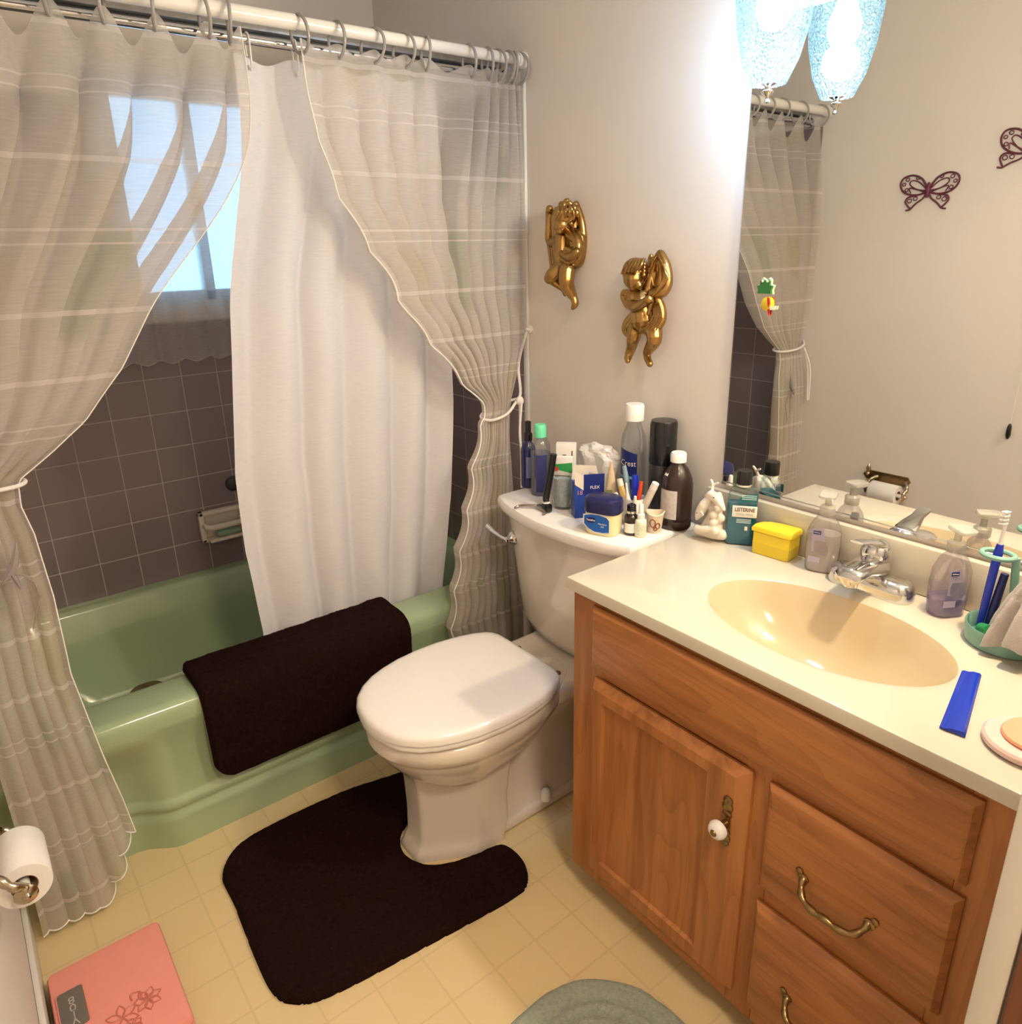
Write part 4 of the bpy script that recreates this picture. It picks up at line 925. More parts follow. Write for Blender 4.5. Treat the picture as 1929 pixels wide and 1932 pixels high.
# jar with swabs
b = bottle('glass_jar', 'clear glass jar of picks and swabs beside the blue box', 'jar', (.438, -.170, TZ))
link('jar_glass', lathe(B(), [(.0, 0), (.026, 0), (.030, .006), (.031, .085), (.029, .095), (.029, .104)], cap=False), CLEAR, b)
link('jar_contents', lathe(B(), [(0, .006), (.024, .006), (.027, .03), (.0265, .08), (0, .085)]), pm('grey_picks', (.52, .56, .54), .5, var=.5, scale=120, bump=.6), b)
PKG = pm('package_card', (.78, .74, .68), .6)
for k in range(9):
    an = k * 2.1; bm = B(); tube(bm, [(.025 * math.cos(an), .025 * math.sin(an), .012), (.026 * math.cos(an + .2), .026 * math.sin(an + .2), .07 + .002 * k)], .0014, 6); link('swab', bm, WHITEP, b)
b = bottle('pick_packet', 'white packet with green corner and red dot standing in the glass jar', 'packet', (.437, -.172, TZ + .086), .62)
link('packet_card', box(B(), -.028, .028, -.008, .008, 0, .050, .003), PKG, b)
link('green_print', flat([(-.026, .018), (.027, .009), (.027, .036), (-.026, .028)], -.0083, -.0088), pm('green_print', (.02, .30, .07), .5), b)
link('red_print', lathe(B(), [(.006, 0), (.006, .001), (0, .001)], (-.016, -.0088, .018), 16, mtx=mxy, sx=1.4), pm('red_print', (.55, .05, .03), .5), b)
b = bottle('card_box', 'cream card box with black print standing behind the glass jar', 'packet', (.392, -.118, TZ), .75)
link('box_body', box(B(), -.026, .026, -.012, .012, 0, .152, .001), PKG, b)
for k, (xx, zz, w2, h2) in enumerate(((-.004, .118, .005, .002), (-.004, .122, .005, .002), (-.004, .114, .005, .002), (.016, .125, .0012, .018))): link('print_mark', box(B(), xx - w2, xx + w2, -.0126, -.0121, zz - h2 / 2 - .0004, zz + h2 / 2), BLACK, b)
b = bottle('razor_handle', 'black angled handle leaning against the glass jar', 'razor', (.436, -.226, TZ))
link('handle_grip', tube(B(), spline([(.010, .016, .150), (.006, .012, .11), (.001, .004, .06), (-.001, 0, .035), (.003, -.002, .026)], 6), [.009] * 18 + [.0085, .0085, .008, .008, .008, .0085, .009], 12), BLACK, b)
link('handle_band', tube(B(), [(.003, -.002, .027), (.0035, -.002, .023)], .0093, 12), WHITEP, b)
link('handle_foot', box(B(), -.008, .017, -.012, .008, 0, .022, .005), BLACK, b)
b = bottle('nail_nipper', 'curved steel nipper lying open in front of the black handle', 'nail clipper', (.398, -.240, TZ + .003))
for s, pts in ((1, [(.012, .022, .004), (.008, .008, .006), (-.012, -.012, .005), (-.028, -.022, .002), (-.030, -.034, 0)]), (-1, [(.004, .022, .004), (.012, .006, .006), (.040, .002, .004), (.056, -.004, .002), (.056, -.014, 0)])):
    link('nipper_arm', tube(B(), spline(pts, 6), .0032, 8), pm('steel_arm', (.35, .30, .27), .3, 1), b)
b = bottle('bandage_box', 'open blue bandage box with torn white flap beside the vaseline jar'.replace('vaseline', 'petroleum jelly'), 'box', (.524, -.170, TZ), 1.05)
bl = pm('bandage_blue', (.012, .05, .30), .4, var=.5, scale=18)
link('box_body', box(B(), -.034, .034, -.018, .018, 0, .090, .001), bl, b)
link('box_panel', box(B(), -.012, .040, -.0186, -.0182, .062, .112), BLUED, b)
link('box_flap', flat([(-.034, .088), (-.030, .128), (.028, .122), (.034, .10), (.010, .106), (-.008, .072)], .0175, .0185), pm('flap_card', (.70, .62, .52), .7), b)
link('box_side_flap', loft_flap := flat([(-.034, .088), (-.010, .070), (-.012, .108), (-.034, .122)], -.0178, -.0184), bpy.data.materials['flap_card'], b)
link('bandage_print', box(B(), .004, .012, -.0190, -.0186, .02, .052, .0002), pm('tan_print', (.62, .38, .24), .6), b)
text('brand_print', 'FLEX', .011, PAPER, b, (.016, -.0190, .078), (PI / 2, 0, 0)); text('logo_print', '18', .016, pm('pink_print', (.55, .22, .35), .5), b, (-.022, -.0190, .066), (PI / 2, 0, 0))
# crumpled plastic bag
bm = B(); bmesh.ops.create_icosphere(bm, subdivisions=4, radius=1)
for v in bm.verts:
    q = v.co.copy(); k = 1 + .30 * noise.noise(q * 2.0) + .10 * noise.noise(q * 5)
    v.co = Vector((q.x * .068 * k, q.y * .026 * k, .118 + q.z * (.034 if q.z > 0 else .118) * (k if q.z > 0 else 1)))
    v.co.z = max(v.co.z, 0)
bg_ = link('plastic_bag', bm, pm('crumpled_white_plastic', (.80, .75, .72), .28, var=.06, coat=.5, bump=.6, bscale=50), None, 12)
bg_.location = (.452, -.060, TZ); tag(bg_, 'crumpled translucent white plastic bag behind the bandage box', 'bag')
# tan tube
b = bottle('cream_tube', 'tan cream tube standing behind the bandage box and dark blue jar lid', 'tube', (.574, -.136, TZ), .7)
bm = B(); loft(bm, [[(x, y, z) for x, y in [(hw * math.cos(2 * PI * i / 24), hd_ * math.sin(2 * PI * i / 24)) for i in range(24)]] for z, hw, hd_ in ((0, .014, .014), (.018, .015, .015), (.02, .018, .017), (.05, .018, .013), (.10, .010, .007), (.142, .0025, .0012))]); link('tube_body', bm, pm('tan_tube', (.62, .48, .30), .35, var=.1), b)
link('tube_print', box(B(), -.010, .004, -.0150, -.0144, .062, .076), pm('olive_print', (.16, .20, .08), .5), b)
# petroleum jelly jar
b = bottle('jelly_jar', 'squat petroleum jelly jar with dark blue lid at the tank lid front', 'jar', (.632, -.218, TZ), .38)
rprism(bm := B(), .083, .058, .022, [(0, .90, .88), (.004, .96, .95), (.012, 1, 1), (.045, 1, 1), (.056, .99, .99), (.060, .97, .97)]); link('jar_body', bm, pm('petroleum_jelly', (.80, .72, .40), .25, var=.03, coat=.4), b)
rprism(bm := B(), .087, .062, .023, [(.054, 1, 1), (.056, 1.01, 1.01), (.078, 1.0, 1.0), (.086, .95, .93), (.090, .80, .76)]); link('jar_lid', bm, NAVY, b)
lo_ = [(-.036, .046), (-.02, .050), (.0, .051), (.02, .047), (.026, .040), (.026, .012), (.012, .009), (-.01, .009), (-.026, .016), (-.036, .026)]
link('jar_label_border', flat([(x * 1.07 - .0005, (z - .03) * 1.12 + .03) for x, z in lo_], -.0285, -.0293), PAPER, b); link('jar_label', flat(lo_, -.0292, -.0298), BLUEL, b)
link('jar_label_badge', flat([(-.032, .036), (-.026, .043), (-.010, .043), (-.006, .036), (-.012, .030), (-.026, .030)], -.0297, -.0302), BLUED, b)
text('brand_print', 'Vaseline', .0065, PAPER, b, (-.019, -.0304, .0365), (PI / 2, 0, 0), bold=.0001)
text('label_print', 'Petroleum', .005, PAPER, b, (.010, -.0300, .030), (PI / 2, 0, 0)); text('label_print', 'Jelly', .005, PAPER, b, (.010, -.0300, .024), (PI / 2, 0, 0))
# brown dropper bottle
b = bottle('medicine_bottle', 'small dark bottle with black cap and white label in front', 'bottle', (.682, -.178, TZ))
link('bottle_body', lathe(B(), [(0, 0), (.0155, 0), (.0165, .003), (.0165, .040), (.0145, .046), (.009, .051), (.009, .056)]), pm('amber_dark_glass', (.015, .006, .005), .12, coat=.4), b)
link('bottle_collar', lathe(B(), [(.0115, .052), (.0115, .058)]), CHROME, b); link('bottle_cap', lathe(B(), [(.0105, .057), (.0105, .071), (.008, .073), (0, .073)]), BLACK, b)
lab_arc(.0168, CA - 1.1, CA + 1.1, .007, .030, PAPER, 'bottle_label', b)
# white dropper bottle
b = bottle('dropper_bottle', 'small white dropper bottle with tapered nozzle cap at the front', 'bottle', (.706, -.172, TZ))
link('bottle_body', lathe(B(), [(0, 0), (.0125, 0), (.0135, .002), (.0135, .036), (.012, .040), (.0075, .043)]), pm('ivory_plastic', (.82, .78, .60), .3), b)
link('bottle_cap', lathe(B(), [(.0085, .042), (.0085, .054), (.006, .056), (.005, .076), (.0035, .078), (0, .078)]), WHITEP, b)
lab_arc(.0137, CA - .9, CA + .9, .006, .032, pm('pale_green_label', (.62, .68, .50), .5, var=.3, scale=250), 'bottle_label', b)
# paper cup
b = bottle('paper_cup', 'small printed paper cup with wavy rim beside the dark brown bottle', 'cup', (.708, -.126, TZ))
bm = B(); lps = []
for r, z in ((.0005, .001), (.015, .001), (.0155, 0), (.0175, .02), (.021, .044), (.0225, .048), (.021, .050), (.0198, .046), (.016, .015), (.0005, .006)):
    lps.append([(r * math.cos(2 * PI * i / 32), r * math.sin(2 * PI * i / 32), z + (.003 * math.sin(4 * PI * i / 32) if z > .043 else 0)) for i in range(32)])
loft(bm, lps, True, True); link('cup_wall', bm, pm('cup_paper', (.78, .66, .50), .6), b)
for (a, z, rx_, rz_) in ((CA - .3, .026, .006, .010), (CA + .35, .020, .005, .007), (CA + .05, .012, .004, .004)):
    bm = B(); tube(bm, [((.0165 + (z + rz_ * math.sin(t)) * .1 + .0005) * math.cos(a + rx_ * math.cos(t) / .018), (.0165 + (z + rz_ * math.sin(t)) * .1 + .0005) * math.sin(a + rx_ * math.cos(t) / .018), z + rz_ * math.sin(t)) for t in [2 * PI * i / 14 for i in range(14)]], .0012, 6, closed=True); link('cup_print', bm, pm('rust_print', (.28, .08, .04), .6), b)
# peroxide bottle
b = bottle('peroxide_bottle', 'dark brown bottle with white cap and white label beside the vanity', 'bottle', (.716, -.062, TZ))
link('bottle_body', lathe(B(), [(0, 0), (.034, 0), (.037, .004), (.037, .018), (.0355, .021), (.037, .024), (.037, .105), (.034, .122), (.025, .143), (.015, .155), (.014, .162)]), pm('brown_plastic', (.030, .013, .010), .28, coat=.2), b)
link('bottle_cap', lathe(B(), [(.0185, .160), (.0185, .178), (.016, .182), (0, .182)], seg=32), WHITEP, b)
lab_arc(.0374, CA - 1.35, CA - .05, .028, .098, pm('grey_white_label', (.58, .52, .50), .5, var=.25, scale=120), 'bottle_label', b)
bm = B(); box(bm, -.0015, .0015, -.006, .006, -.005, .005, .0005); q = link('price_sticker', bm, PAPER, b); q.location = (.0275 * math.cos(CA - 1.1), .0275 * math.sin(CA - 1.1), .133); q.rotation_euler = (0, -.6, CA - 1.1)
# hairspray
b = bottle('hairspray_can', 'tall black aerosol can standing against the wall', 'spray can', (.650, -.040, TZ))
link('can_body', lathe(B(), [(0, 0), (.029, 0), (.031, .003), (.031, .135), (.029, .140)]), pm('black_can', (.022, .020, .022), .3, var=.6, scale=35, coat=.4), b)
link('can_cap', lathe(B(), [(.0315, .138), (.0322, .140), (.0322, .238), (.030, .243), (0, .244)], seg=36), BLACK, b)
# clear mouthwash bottle
b = bottle('rinse_bottle', 'tall clear rinse bottle with white cap and blue label by the wall', 'bottle', (.560, -.045, TZ))
link('bottle_shell', lathe(B(), [(0, 0), (.032, 0), (.036, .005), (.036, .16), (.033, .19), (.022, .215), (.019, .225), (.019, .232)], sy=.75), CLEAR, b)
link('bottle_cap', lathe(B(), [(.0215, .228), (.0235, .230), (.0235, .266), (.021, .270), (0, .270)]), WHITEP, b)
bm = B(); k = 12
loops = [[(.0364 * math.cos(a), .0364 * .75 * math.sin(a), z + .012 * (1 - s2)) for a, s2 in [(lerp(CA - 1.35, CA + .15, i / k), i / k) for i in range(k + 1)]] for z in (.055, .15)]
loft(bm, loops, False, False, closed=False); link('bottle_label', bm, BLUED, b, 180)
bm = B(); loops = [[(.0367 * math.cos(a), .0367 * .75 * math.sin(a), z) for a in [lerp(CA - 1.35, CA + .15, i / k) for i in range(k + 1)]] for z in (.085, .092)]
loft(bm, loops, False, False, closed=False); link('label_band', bm, pm('aqua_print', (.12, .42, .42), .5), b, 180)
o = arc_text('brand_print', 'Crest', .020, PAPER, b, .0366, CA - .55, .125)
for v in o.data.vertices: v.co.y *= .78
# cup with tubes
b = bottle('holder_cup', 'small white cup crammed with tubes and pens on the tank lid', 'cup', (.640, -.125, TZ))
bm = B(); lathe(bm, [(.001, .001), (.022, .001), (.023, 0), (.027, .066), (.0265, .068), (.0255, .066), (.0215, .006), (.001, .005)], cap=True); link('cup_wall', bm, pm('frost_white_cup', (.82, .78, .74), .4), b)
def stick(name, label, cat, x, y, tx, ty, h, rs, mat, cap=None, capm=None):
    t = bottle(name, label, cat, (.640 + x, -.125 + y, TZ + .008))
    R = Matrix.Rotation(0, 3, 'Z'); dv = Vector((tx, ty, h))
    n_ = len(rs); P = [dv * (i / (n_ - 1)) for i in range(n_)]
    link('shaft', tube(B(), P, rs, 12), mat, t)
    if cap: link('cap', tube(B(), [dv * .999, dv * (1 + cap / h)], [rs[-1] * 1.05, rs[-1] * .95], 12), capm, t)
    return t
YT = pm('yellow_glue_tube', (.72, .48, .16), .4, var=.2); RP = pm('red_pen_plastic', (.72, .07, .02), .25); GB = pm('grey_blue_plastic', (.22, .32, .36), .4); CB = pm('royal_blue_plastic', (.01, .03, .45), .25)
stick('glue_tube', 'orange and yellow tube with cream cap at the left of the cup', 'tube', -.008, -.006, -.026, -.004, .082, [.007, .0075, .0075], YT, .016, IVORY)
stick('toothbrush', 'grey blue curved toothbrush handle leaning left in the white cup', 'toothbrush', -.006, .006, -.040, .006, .125, [.004, .004, .006, .007, .005], GB)
stick('toothbrush', 'royal blue handle standing upright in the white cup', 'toothbrush', .0, .008, -.014, .008, .108, [.006, .006, .008, .009, .007], CB)
stick('red_pen', 'orange red pen standing in the white cup', 'pen', .006, .002, .010, .004, .100, [.005, .0055, .0055, .0045], RP)
stick('nozzle', 'white pointed nozzle tube in the middle of the white cup', 'tube', -.002, -.006, -.010, -.010, .095, [.009, .009, .007, .003, .002], WHITEP)
stick('ointment_tube', 'cream coloured ointment tube leaning right out of the white cup', 'tube', .012, .002, .036, .010, .090, [.008, .009, .009], IVORY, .014, WHITEP)
stick('dropper_tip', 'white dropper cap at the front right of the white cup', 'dropper', .010, -.010, .014, -.012, .072, [.008, .008, .006, .003], WHITEP)
stick('dropper_tip', 'white capped dropper leaning front left in the white cup', 'dropper', -.010, -.012, -.022, -.018, .068, [.008, .008, .006, .005], WHITEP)
# toilet brush and plunger handle behind
b = thing('toilet_brush', 'pale translucent brush handle leaning in the gap beside the toilet tank', 'toilet brush', (.205, -.105, 0))
link('brush_handle', tube(B(), [(0, 0, .10), (-.018, .010, .25), (-.045, .030, .50)], [.010, .011, .010], 12), pm('translucent_handle', (.62, .58, .54), .35), b)
link('brush_holder', lathe(B(), [(0, 0), (.045, 0), (.05, .01), (.045, .11), (.03, .12), (0, .12)]), BLACK, b)

# ---- counter things
b = bottle('mouthwash_bottle', 'blue mouthwash bottle with black cap in the counter corner', 'bottle', (.891, -.056, CZ + .0005), .62)
rprism(bm := B(), .064, .032, .010, [(0, .94, .90), (.004, 1, 1), (.085, 1, 1), (.108, .98, 1), (.122, .84, .92), (.133, .48, .8), (.140, .36, .72)]); link('bottle_shell', bm, clear_mat('pale_bottle', (.86, .93, .93), .12), b)
rprism(bm := B(), .060, .028, .009, [(.002, .94, .90), (.006, 1, 1), (.084, 1, 1), (.096, .99, 1)]); link('bottle_liquid', bm, pm('teal_mouthwash', (.004, .24, .36), .12, var=.05, trans=.3), b)
link('bottle_cap', lathe(B(), [(.0165, .138), (.0165, .164), (.015, .167), (0, .167)], seg=24), BLACK, b)
link('bottle_collar', lathe(B(), [(.0155, .133), (.0155, .137)]), IVORY, b)
link('label_swoosh', flat([(-.012, .094), (-.008, .108), (.010, .118), (.031, .122), (.031, .104), (.006, .100)], -.0166, -.0172), pm('deep_teal_print', (.01, .12, .16), .4), b)
for z in (.107, .111, .115): link('label_line', box(B(), -.002, .028, -.0176, -.0172, z, z + .0015), pm('aqua_line', (.55, .75, .75), .5), b)
link('bottle_label', box(B(), -.020, .031, -.0168, -.0164, .066, .092, .0001), PAPER, b)
text('brand_print', 'LISTERINE', .0118, pm('brown_ink', (.09, .05, .03), .5), b, (.0055, -.0171, .083), (PI / 2, 0, 0), bold=.0002, sx=.80)
text('flavour_print', 'COOL MINT', .0072, pm('grey_ink', (.42, .45, .42), .5), b, (.0055, -.0171, .0725), (PI / 2, 0, 0), sx=.9)
for z in (.060, .0565, .053): link('label_line', box(B(), -.010, .020, -.0168, -.0164, z, z + .0014), bpy.data.materials['aqua_line'], b)
link('label_square', box(B(), .008, .014, -.0168, -.0164, .036, .045), PAPER, b)
b = bottle('yellow_case', 'bright yellow plastic case with curved lid on the counter', 'case', (.978, -.052, CZ + .0005), .10)
def dsh(w_, d_, s=1): 
    return [(-w_ / 2 * s, -d_ / 2 * s), (w_ * .40 * s, -d_ / 2 * s * 1.05), (w_ * .48 * s, -d_ * .44 * s), (w_ / 2 * s, -d_ * .25 * s), (w_ / 2 * s, d_ * .42 * s), (w_ * .42 * s, d_ / 2 * s), (0, d_ * .5 * s), (-w_ * .3 * s, d_ * .40 * s), (-w_ * .46 * s, d_ * .15 * s), (-w_ * .52 * s, -d_ * .2 * s)]
bm = B(); loft(bm, [[(x, y, z) for x, y in dsh(.082, .050, s)] for z, s in ((0, .93), (.003, .97), (.025, .99), (.026, 1.0), (.028, .985), (.0485, .985))]); link('case_body', bm, YELLOW, b, 35)
bm = B(); loft(bm, [[(x, y, z + (-.0009 if False else 0)) for x, y in dsh(.082, .050, s)] for z, s in ((.0492, .98), (.0505, 1.07), (.0575, 1.08), (.061, 1.03), (.0625, .85))]); link('case_lid', bm, YELLOW, b, 35)
def soap(loc, label, liq, ht, tint, rz):
    b = bottle('soap_dispenser', label, 'soap dispenser', loc, rz, 'liquid soap pump bottles')
    bm = B(); PRF = [(0, .84), (.003, .90), (.03, .98), (.06, 1.0), (.085, .95), (.105, .70), (.115, .45), (.120, .36)]
    rprism(bm, .066, .046, .021, [(z, s, s if z < .09 else s * 1.05) for z, s in PRF]); link('bottle_shell', bm, clear_mat('soap_bottle_' + str(round(loc[0], 1)).replace('.', '_'), tint, .16, .05, (.7, .65, .6)), b)
    bm = B(); rprism(bm, .062, .042, .019, [(.002, .86, .86), (.03, .97, .97), (min(.06, ht * .7), .99, .99), (ht, .97, .97)]); link('liquid_soap', bm, liq, b)
    link('pump_collar', lathe(B(), [(.014, .118), (.0145, .120), (.0145, .134), (.010, .138)]), FROST, b)
    bm = B(); lathe(bm, [(.006, .136), (.0055, .156)]); loft(bm, [[(x, y, z) for x, y in rrect(-.016 * s, .016 * s, -.030 * s, .014 * s, .010 * s, 5)] for z, s in ((.155, .8), (.158, 1), (.162, 1), (.164, .9))]); link('pump_head', bm, FROST, b)
    link('bottle_label', flat([(-.018, .045), (-.020, .09), (.0, .096), (.008, .07), (.014, .048), (.010, .038)], -.0222, -.0226), clear_mat('lilac_label' + str(round(loc[0], 1)).replace('.', '_'), (.8, .8, .8), .05, .7, (.52, .46, .62)), b)
    link('label_badge', box(B(), -.017, -.003, -.0232, -.0228, .082, .089), BLUED, b)
    text('brand_print', 'Softsoap', .0034, PAPER, b, (-.010, -.0235, .0855), (PI / 2, 0, 0)); link('label_box', box(B(), -.022, .0, -.0228, -.0224, .022, .034), pm('lilac_box' + str(round(loc[0], 1)).replace('.', '_'), (.45, .40, .58), .5), b)
    return b
soap((1.080, -.052, CZ + .0005), 'clear soap pump bottle with milky lilac soap left of the faucet', clear_mat('milky_soap', (.93, .91, .92), .08, .45, (.84, .79, .82)), .080, (.94, .92, .90), .35)
soap((1.318, -.058, CZ + .0005), 'nearly empty lilac soap pump bottle right of the faucet', clear_mat('violet_soap', (.70, .62, .86), .1, .3, (.55, .48, .78)), .034, (.93, .90, .93), 1.0)
# comb, pink compact
b = thing('comb', 'glossy blue plastic comb lying on the counter front', 'comb', (1.452, -.318, CZ + .0006), (0, 0, math.atan2(-.196, .044) + PI / 2))
bm = B(); ed = []
for k in range(60): yy = -.086 + k * .0029; ed += [(-.0145 - .001 * k / 60, yy), (-.0135 - .001 * k / 60, yy + .0018)]
loft(bm, [[(x, y, .0005) for x, y in ed + [(-.013, .089), (.010, .089), (.0165, -.089)]], [(x, y, .003) for x, y in ed + [(-.013, .089), (.010, .089), (.0165, -.089)]]]); link('comb_teeth', bm, COMBB, b)
bm = B(); loft(bm, [[(-.010, -.088, z0), (.0165, -.088, z0), (.010, .088, z0), (-.009, .088, z0)] if z0 < .004 else [(.000, -.087, z0), (.013, -.087, z0), (.008, .087, z0), (.000, .087, z0)] for z0 in (.003, .0065)]); link('comb_spine', bm, COMBB, b)
b = thing('compact_mirror', 'round pink compact with peach disc at the right counter edge', 'compact', (1.5475, -.358, CZ + .0005))
link('compact_base', lathe(B(), [(0, 0), (.050, 0), (.054, .003), (.054, .009), (.051, .012), (0, .012)], seg=40), pm('pink_compact', (.80, .55, .50), .3), b)
q = link('compact_lid', lathe(B(), [(0, 0), (.036, 0), (.038, .003), (.036, .006), (0, .007)], seg=40), pm('peach_disc', (.80, .38, .22), .35), b); q.location = (.003, .004, .014); q.rotation_euler = (.06, -.05, 0)
# toothbrush stand with cloth
b = thing('toothbrush_stand', 'pale teal toothbrush stand with round tray at the counter right', 'toothbrush holder', (1.425, -.095, CZ + .0005))
link('stand_tray', lathe(B(), [(.0, .002), (.050, .002), (.053, 0), (.056, .002), (.059, .030), (.058, .032), (.056, .030), (.052, .006), (0, .005)], seg=48), TEAL, b)
link('stand_ring', tube(B(), [(-.036 + .023 * math.cos(2 * PI * i / 24), .010 + .020 * math.sin(2 * PI * i / 24), .142) for i in range(24)], .0042, 8, closed=True), TEAL, b)
link('stand_post', tube(B(), [(.0, .026, .004), (-.014, .022, .140)], .006, 10), TEAL, b)
link('stand_peg', tube(B(), spline([(.012, .010, .14), (.018, .004, .165), (.030, -.002, .182), (.045, -.002, .186)], 5), .0075, 10), WHITEP, b)
def brush(name, label, x, y, tx, ty, col, hcol):
    t = thing(name, label, 'toothbrush', (1.425 + x, -.095 + y, CZ + .010), (0, 0, 0), 'toothbrushes in the teal stand')
    d = Vector((tx, ty, 1)).normalized()
    link('brush_handle', tube(B(), [d * s for s in (0, .05, .10, .135, .15)], [.005, .006, .0065, .007, .005], 10), col, t)
    link('brush_neck', tube(B(), [d * .148, d * .175, d * .205], [.004, .0028, .0032], 8), hcol, t)
    bm = B()
    for i in range(4):
        for j in range(3): c = d * (.186 + i * .0065) + Vector((.0028 * (j - 1), 0, 0)); tube(bm, [c, c + Vector((-.004, -.010, 0))], .0014, 5)
    link('bristles', bm, WHITEP, t)
brush('toothbrush', 'toothbrush with blue handle and upright white head in the teal ring', -.040, .004, .02, .06, CB, WHITEP)
brush('toothbrush', 'toothbrush with pale head beside the cloth, right of the blue one', .008, .008, .05, .04, pm('green_handle', (.02, .25, .08), .3), IVORY)
link_ = tube(B(), [(0, 0, 0), (.002, .004, .04), (.006, .01, .10)], [.006, .007, .006], 10)
g = tag(link('travel_tube', link_, pm('navy_tube', (.01, .015, .10), .3)), 'dark blue tube standing in the teal tray behind the cloth', 'tube'); g.location = (1.395, -.085, CZ + .010)
g = tag(link('green_cap', tube(B(), [(0, 0, 0), (.018, -.020, .010)], [.010, .010], 12), bpy.data.materials['green_handle']), 'dark green cap lying in the teal tray', 'cap'); g.location = (1.395, -.110, CZ + .020)
bm = B(); nu, nv = 90, 34; rows = []
for j in range(nv + 1):
    s = j / nv; row = []
    for i in range(nu):
        a = 2 * PI * i / nu; pl = 1 + (.20 * math.sin(a * 7 + 1.1) + .10 * math.sin(a * 12)) * sm(s * 1.6)
        r = lerp(.010, .066, sm(s) * .55 + s * .45) * pl
        zb = .010 + .026 * (.5 + .5 * math.sin(a * 3 + .6)); z = lerp(.205, zb, s ** 1.0) + (.004 if j == 0 else 0)
        q = Vector((1.466 + .80 * r * math.cos(a) + .006 * (1 - s), -.128 + .72 * r * math.sin(a), CZ + z))
        q += Vector((noise.noise(q * 400), noise.noise(q * 400 + Vector((5, 0, 0))), 0)) * .0012
        row.append(q)
    rows.append(row)
loft(bm, rows, True, False)
cl = tag(link('washcloth', bm, pm('terry_cloth', (.70, .62, .57), .95, var=.08, scale=300, bump=1, bscale=900, sheen=.3), None, 180), 'cream terry washcloth draped over the toothbrush stand', 'washcloth')

# ------------------------------------------------------------ bathroom scale
b = thing('bathroom_scale', 'pink bathroom scale with flower embossing on the yellow floor', 'bathroom scale', (.456, -1.356, 0))
rprism(bm := B(), .276, .215, .012, [(.006, .97, .97), (.010, 1, 1), (.026, 1, 1), (.030, .99, .99)]); link('scale_base', bm, PINKE, b)
for sx in (-1, 1):
    for sy in (-1, 1): link('scale_foot', lathe(B(), [(.012, 0), (.012, .008)], (sx * .11, sy * .08, 0), 12), BLACK, b)
rprism(bm := B(), .272, .211, .011, [(.031, .98, .98), (.034, 1, 1), (.044, 1, 1), (.048, .985, .98), (.049, .96, .955)]); link('scale_platform', bm, PINK, b)
link('dial_window', prism(B(), rrect(-.072, .022, -.095, -.052, .006), .0492, .0505), pm('dial_grey', (.16, .14, .12), .15, coat=.6), b)
bm = B(); tube(bm, [(x, y, .0505) for x, y in rrect(-.074, .024, -.097, -.050, .008)], .0015, 6, closed=True); link('dial_frame', bm, PINKE, b)
for s, x in (('8', -.046), ('0', -.028), ('|', -.010), ('V', .006)): text('dial_number', s, .024, pm('dial_white', (.42, .38, .34), .5) if 'dial_white' not in bpy.data.materials else bpy.data.materials['dial_white'], b, (x, -.073, .0507), (0, 0, -PI / 2))
def petal(cx, cy, a, L, wd):
    pts = [(cx + L * t * math.cos(a) - wd * math.sin(PI * t) * math.sin(a), cy + L * t * math.sin(a) + wd * math.sin(PI * t) * math.cos(a), .0493) for t in [i / 6 for i in range(7)]]
    pts += [(cx + L * t * math.cos(a) + wd * math.sin(PI * t) * math.sin(a), cy + L * t * math.sin(a) - wd * math.sin(PI * t) * math.cos(a), .0493) for t in [1 - i / 6 for i in range(1, 6)]]
    return pts
bm = B()
for cx, cy, R_, n_ in ((.045, .045, .026, 7), (.055, -.002, .030, 6), (.085, .01, .018, 6)):
    for k in range(n_): tube(bm, petal(cx, cy, 2 * PI * k / n_, R_, .007), .0016, 5, closed=False)
for cx, cy, a, L in ((.08, -.03, -1.9, .07), (.085, -.025, -1.4, .06), (.03, .02, 2.2, .02)): tube(bm, petal(cx, cy, a, L, .012), .0018, 5)
link('flower_embossing', bm, PINKD, b)

# ------------------------------------------------------------ toilet paper holder
b = thing('paper_holder', 'ornate brass toilet paper holder on the left wall', 'toilet paper holder', (.530, YL, .484))
link('wall_plate', loft_ := flat([(-.095, -.018), (.06, -.02), (.072, 0), (.06, .018), (-.095, .018), (-.110, 0)], .0004, .008), BRASS, b)
for v in b.children[0].data.vertices: v.co.z += .048
PB = pm('pewter_scroll', (.50, .42, .30), .22, 1, var=.3, scale=50)
for s in (-1, 1):
    link('holder_arm', tube(B(), spline([(s * .050, .006, .048), (s * .064, .018, .042), (s * .074, .032, .026), (s * .070, .046, .012), (s * .076, .046, .0)], 5), [.006 + .002 * abs(math.sin(i * .7)) for i in range(21)], 10), PB, b)
    link('holder_finial', lathe(B(), [(0, -.006), (.010, -.004), (.017, 0), (.013, .004), (.006, .007), (.004, .012), (0, .014)], (s * .072, .046, 0), 18, mtx=Matrix.Rotation(s * PI / 2, 3, 'Y')), PB, b)
link('top_finial', lathe(B(), [(.004, 0), (.010, .010), (.006, .018), (.009, .030), (.004, .045), (0, .050)], (-.088, .016, .046), 14), PB, b)
link('roller', tube(B(), [(-.066, .046, 0), (.066, .046, 0)], .008, 14), WHITEP, b)
r_ = thing('toilet_paper_roll', 'white toilet paper roll on the brass holder', 'toilet paper', (.530, YL + .046, .484))
bm = B(); ro = .039
def cyl(r, x): return [(x, r * math.cos(2 * PI * i / 40), r * math.sin(2 * PI * i / 40)) for i in range(40)]
loft(bm, [cyl(.019, -.052), cyl(ro - .001, -.052), cyl(ro, -.050), cyl(ro, .050), cyl(ro - .001, .052), cyl(.019, .052), cyl(.019, -.052)], False, False); link('paper', bm, pm('tissue', (.84, .80, .76), .9, bump=.2), r_)
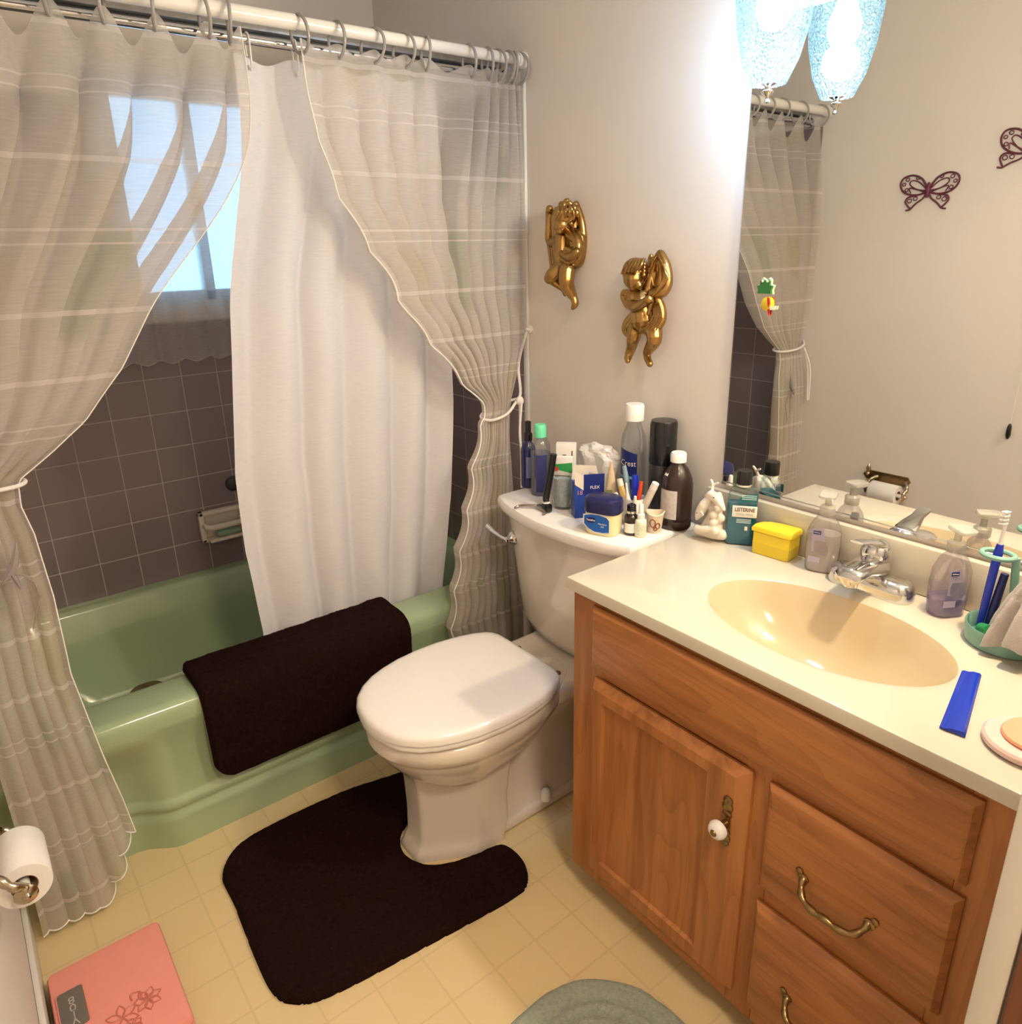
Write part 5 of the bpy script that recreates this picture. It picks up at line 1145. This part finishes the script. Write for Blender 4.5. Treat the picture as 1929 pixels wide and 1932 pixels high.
bm = B(); loft(bm, [cyl(.0188, -.0515), cyl(.0188, .0515), cyl(.0178, .0515), cyl(.0178, -.0515)], False, False); link('core', bm, pm('cardboard_core', (.34, .24, .15), .8), r_)

# ------------------------------------------------------------ butterflies and cord on the left wall
BUT = pm('plum_metal', (.15, .028, .055), .4, .3, var=.3)
def butterfly(loc, rot, label):
    t = thing('butterfly_plaque', label, 'wall ornament', loc, (0, rot, 0), 'butterflies on the wall opposite the mirror')
    def q(a, b_): return ((a - 1102) / 340 * .214, .006, -((b_ - 975) / 210 * .118))
    for s in (-1, 1):
        def Q(pts): return [(s * abs(q(a, b_)[0]) * (1 if a < 1102 else -1) * 1 if False else s * -q(a, b_)[0], .006, q(a, b_)[2]) for a, b_ in pts]
        bm = B()
        tube(bm, spline(Q([(1092, 955), (1060, 905), (1010, 882), (962, 895), (948, 930), (965, 970), (1000, 992), (1050, 998), (1095, 985)]), 5), .0034, 6)
        tube(bm, spline(Q([(1050, 998), (1000, 1010), (988, 1035), (1005, 1062), (1020, 1080), (995, 1086)]), 5), .0030, 6)
        tube(bm, spline(Q([(1020, 1080), (1045, 1050), (1080, 1020), (1095, 990)]), 5), .0030, 6)
        for pts in ([(1090, 965), (1050, 925), (1010, 912), (1000, 935), (1040, 965), (1088, 975)], [(1085, 985), (1050, 970), (1000, 955), (1010, 985)]): tube(bm, spline(Q(pts), 4), .0022, 6)
        for a, b_, r in ((985, 905, 10), (1040, 900, 9), (968, 932, 9), (985, 965, 10), (1010, 1030, 12), (1040, 1018, 11)):
            tube(bm, Q([(a + r * math.cos(x), b_ + r * math.sin(x)) for x in [2 * PI * i / 10 for i in range(10)]]), .0018, 5, closed=True)
        link('wing', bm, BUT, t)
    link('butterfly_body', tube(B(), [(0, .006, .026), (0, .007, .018), (0, .008, .0), (0, .007, -.024)], [.003, .007, .008, .004], 10), BUT, t)
butterfly((.505, YL, 1.575), 0, 'plum openwork butterfly on the wall, the lower one seen in the mirror')
butterfly((.792, YL, 1.668), math.radians(18), 'plum openwork butterfly on the wall, the upper one at mirror right')
b = thing('hanging_cord', 'thin cord with a small dark fob hanging on the wall opposite the mirror', 'pull cord', (.90, YL, 1.14))
link('cord', tube(B(), spline([(.01, .006, 0), (-.004, .008, -.13), (-.008, .010, -.33)], 6), .0012, 6), CORD, b)
link('fob', lathe(B(), [(.002, -.325), (.007, -.335), (.008, -.365), (.004, -.378), (0, -.38)], (-.008, .010, 0), 12), BLACK, b)
link('cord_pin', lathe(B(), [(.005, 0), (.005, .004), (.002, .010)], (.01, 0, 0), 10, mtx=Matrix.Rotation(-PI / 2, 3, 'X')), BRASS, b)
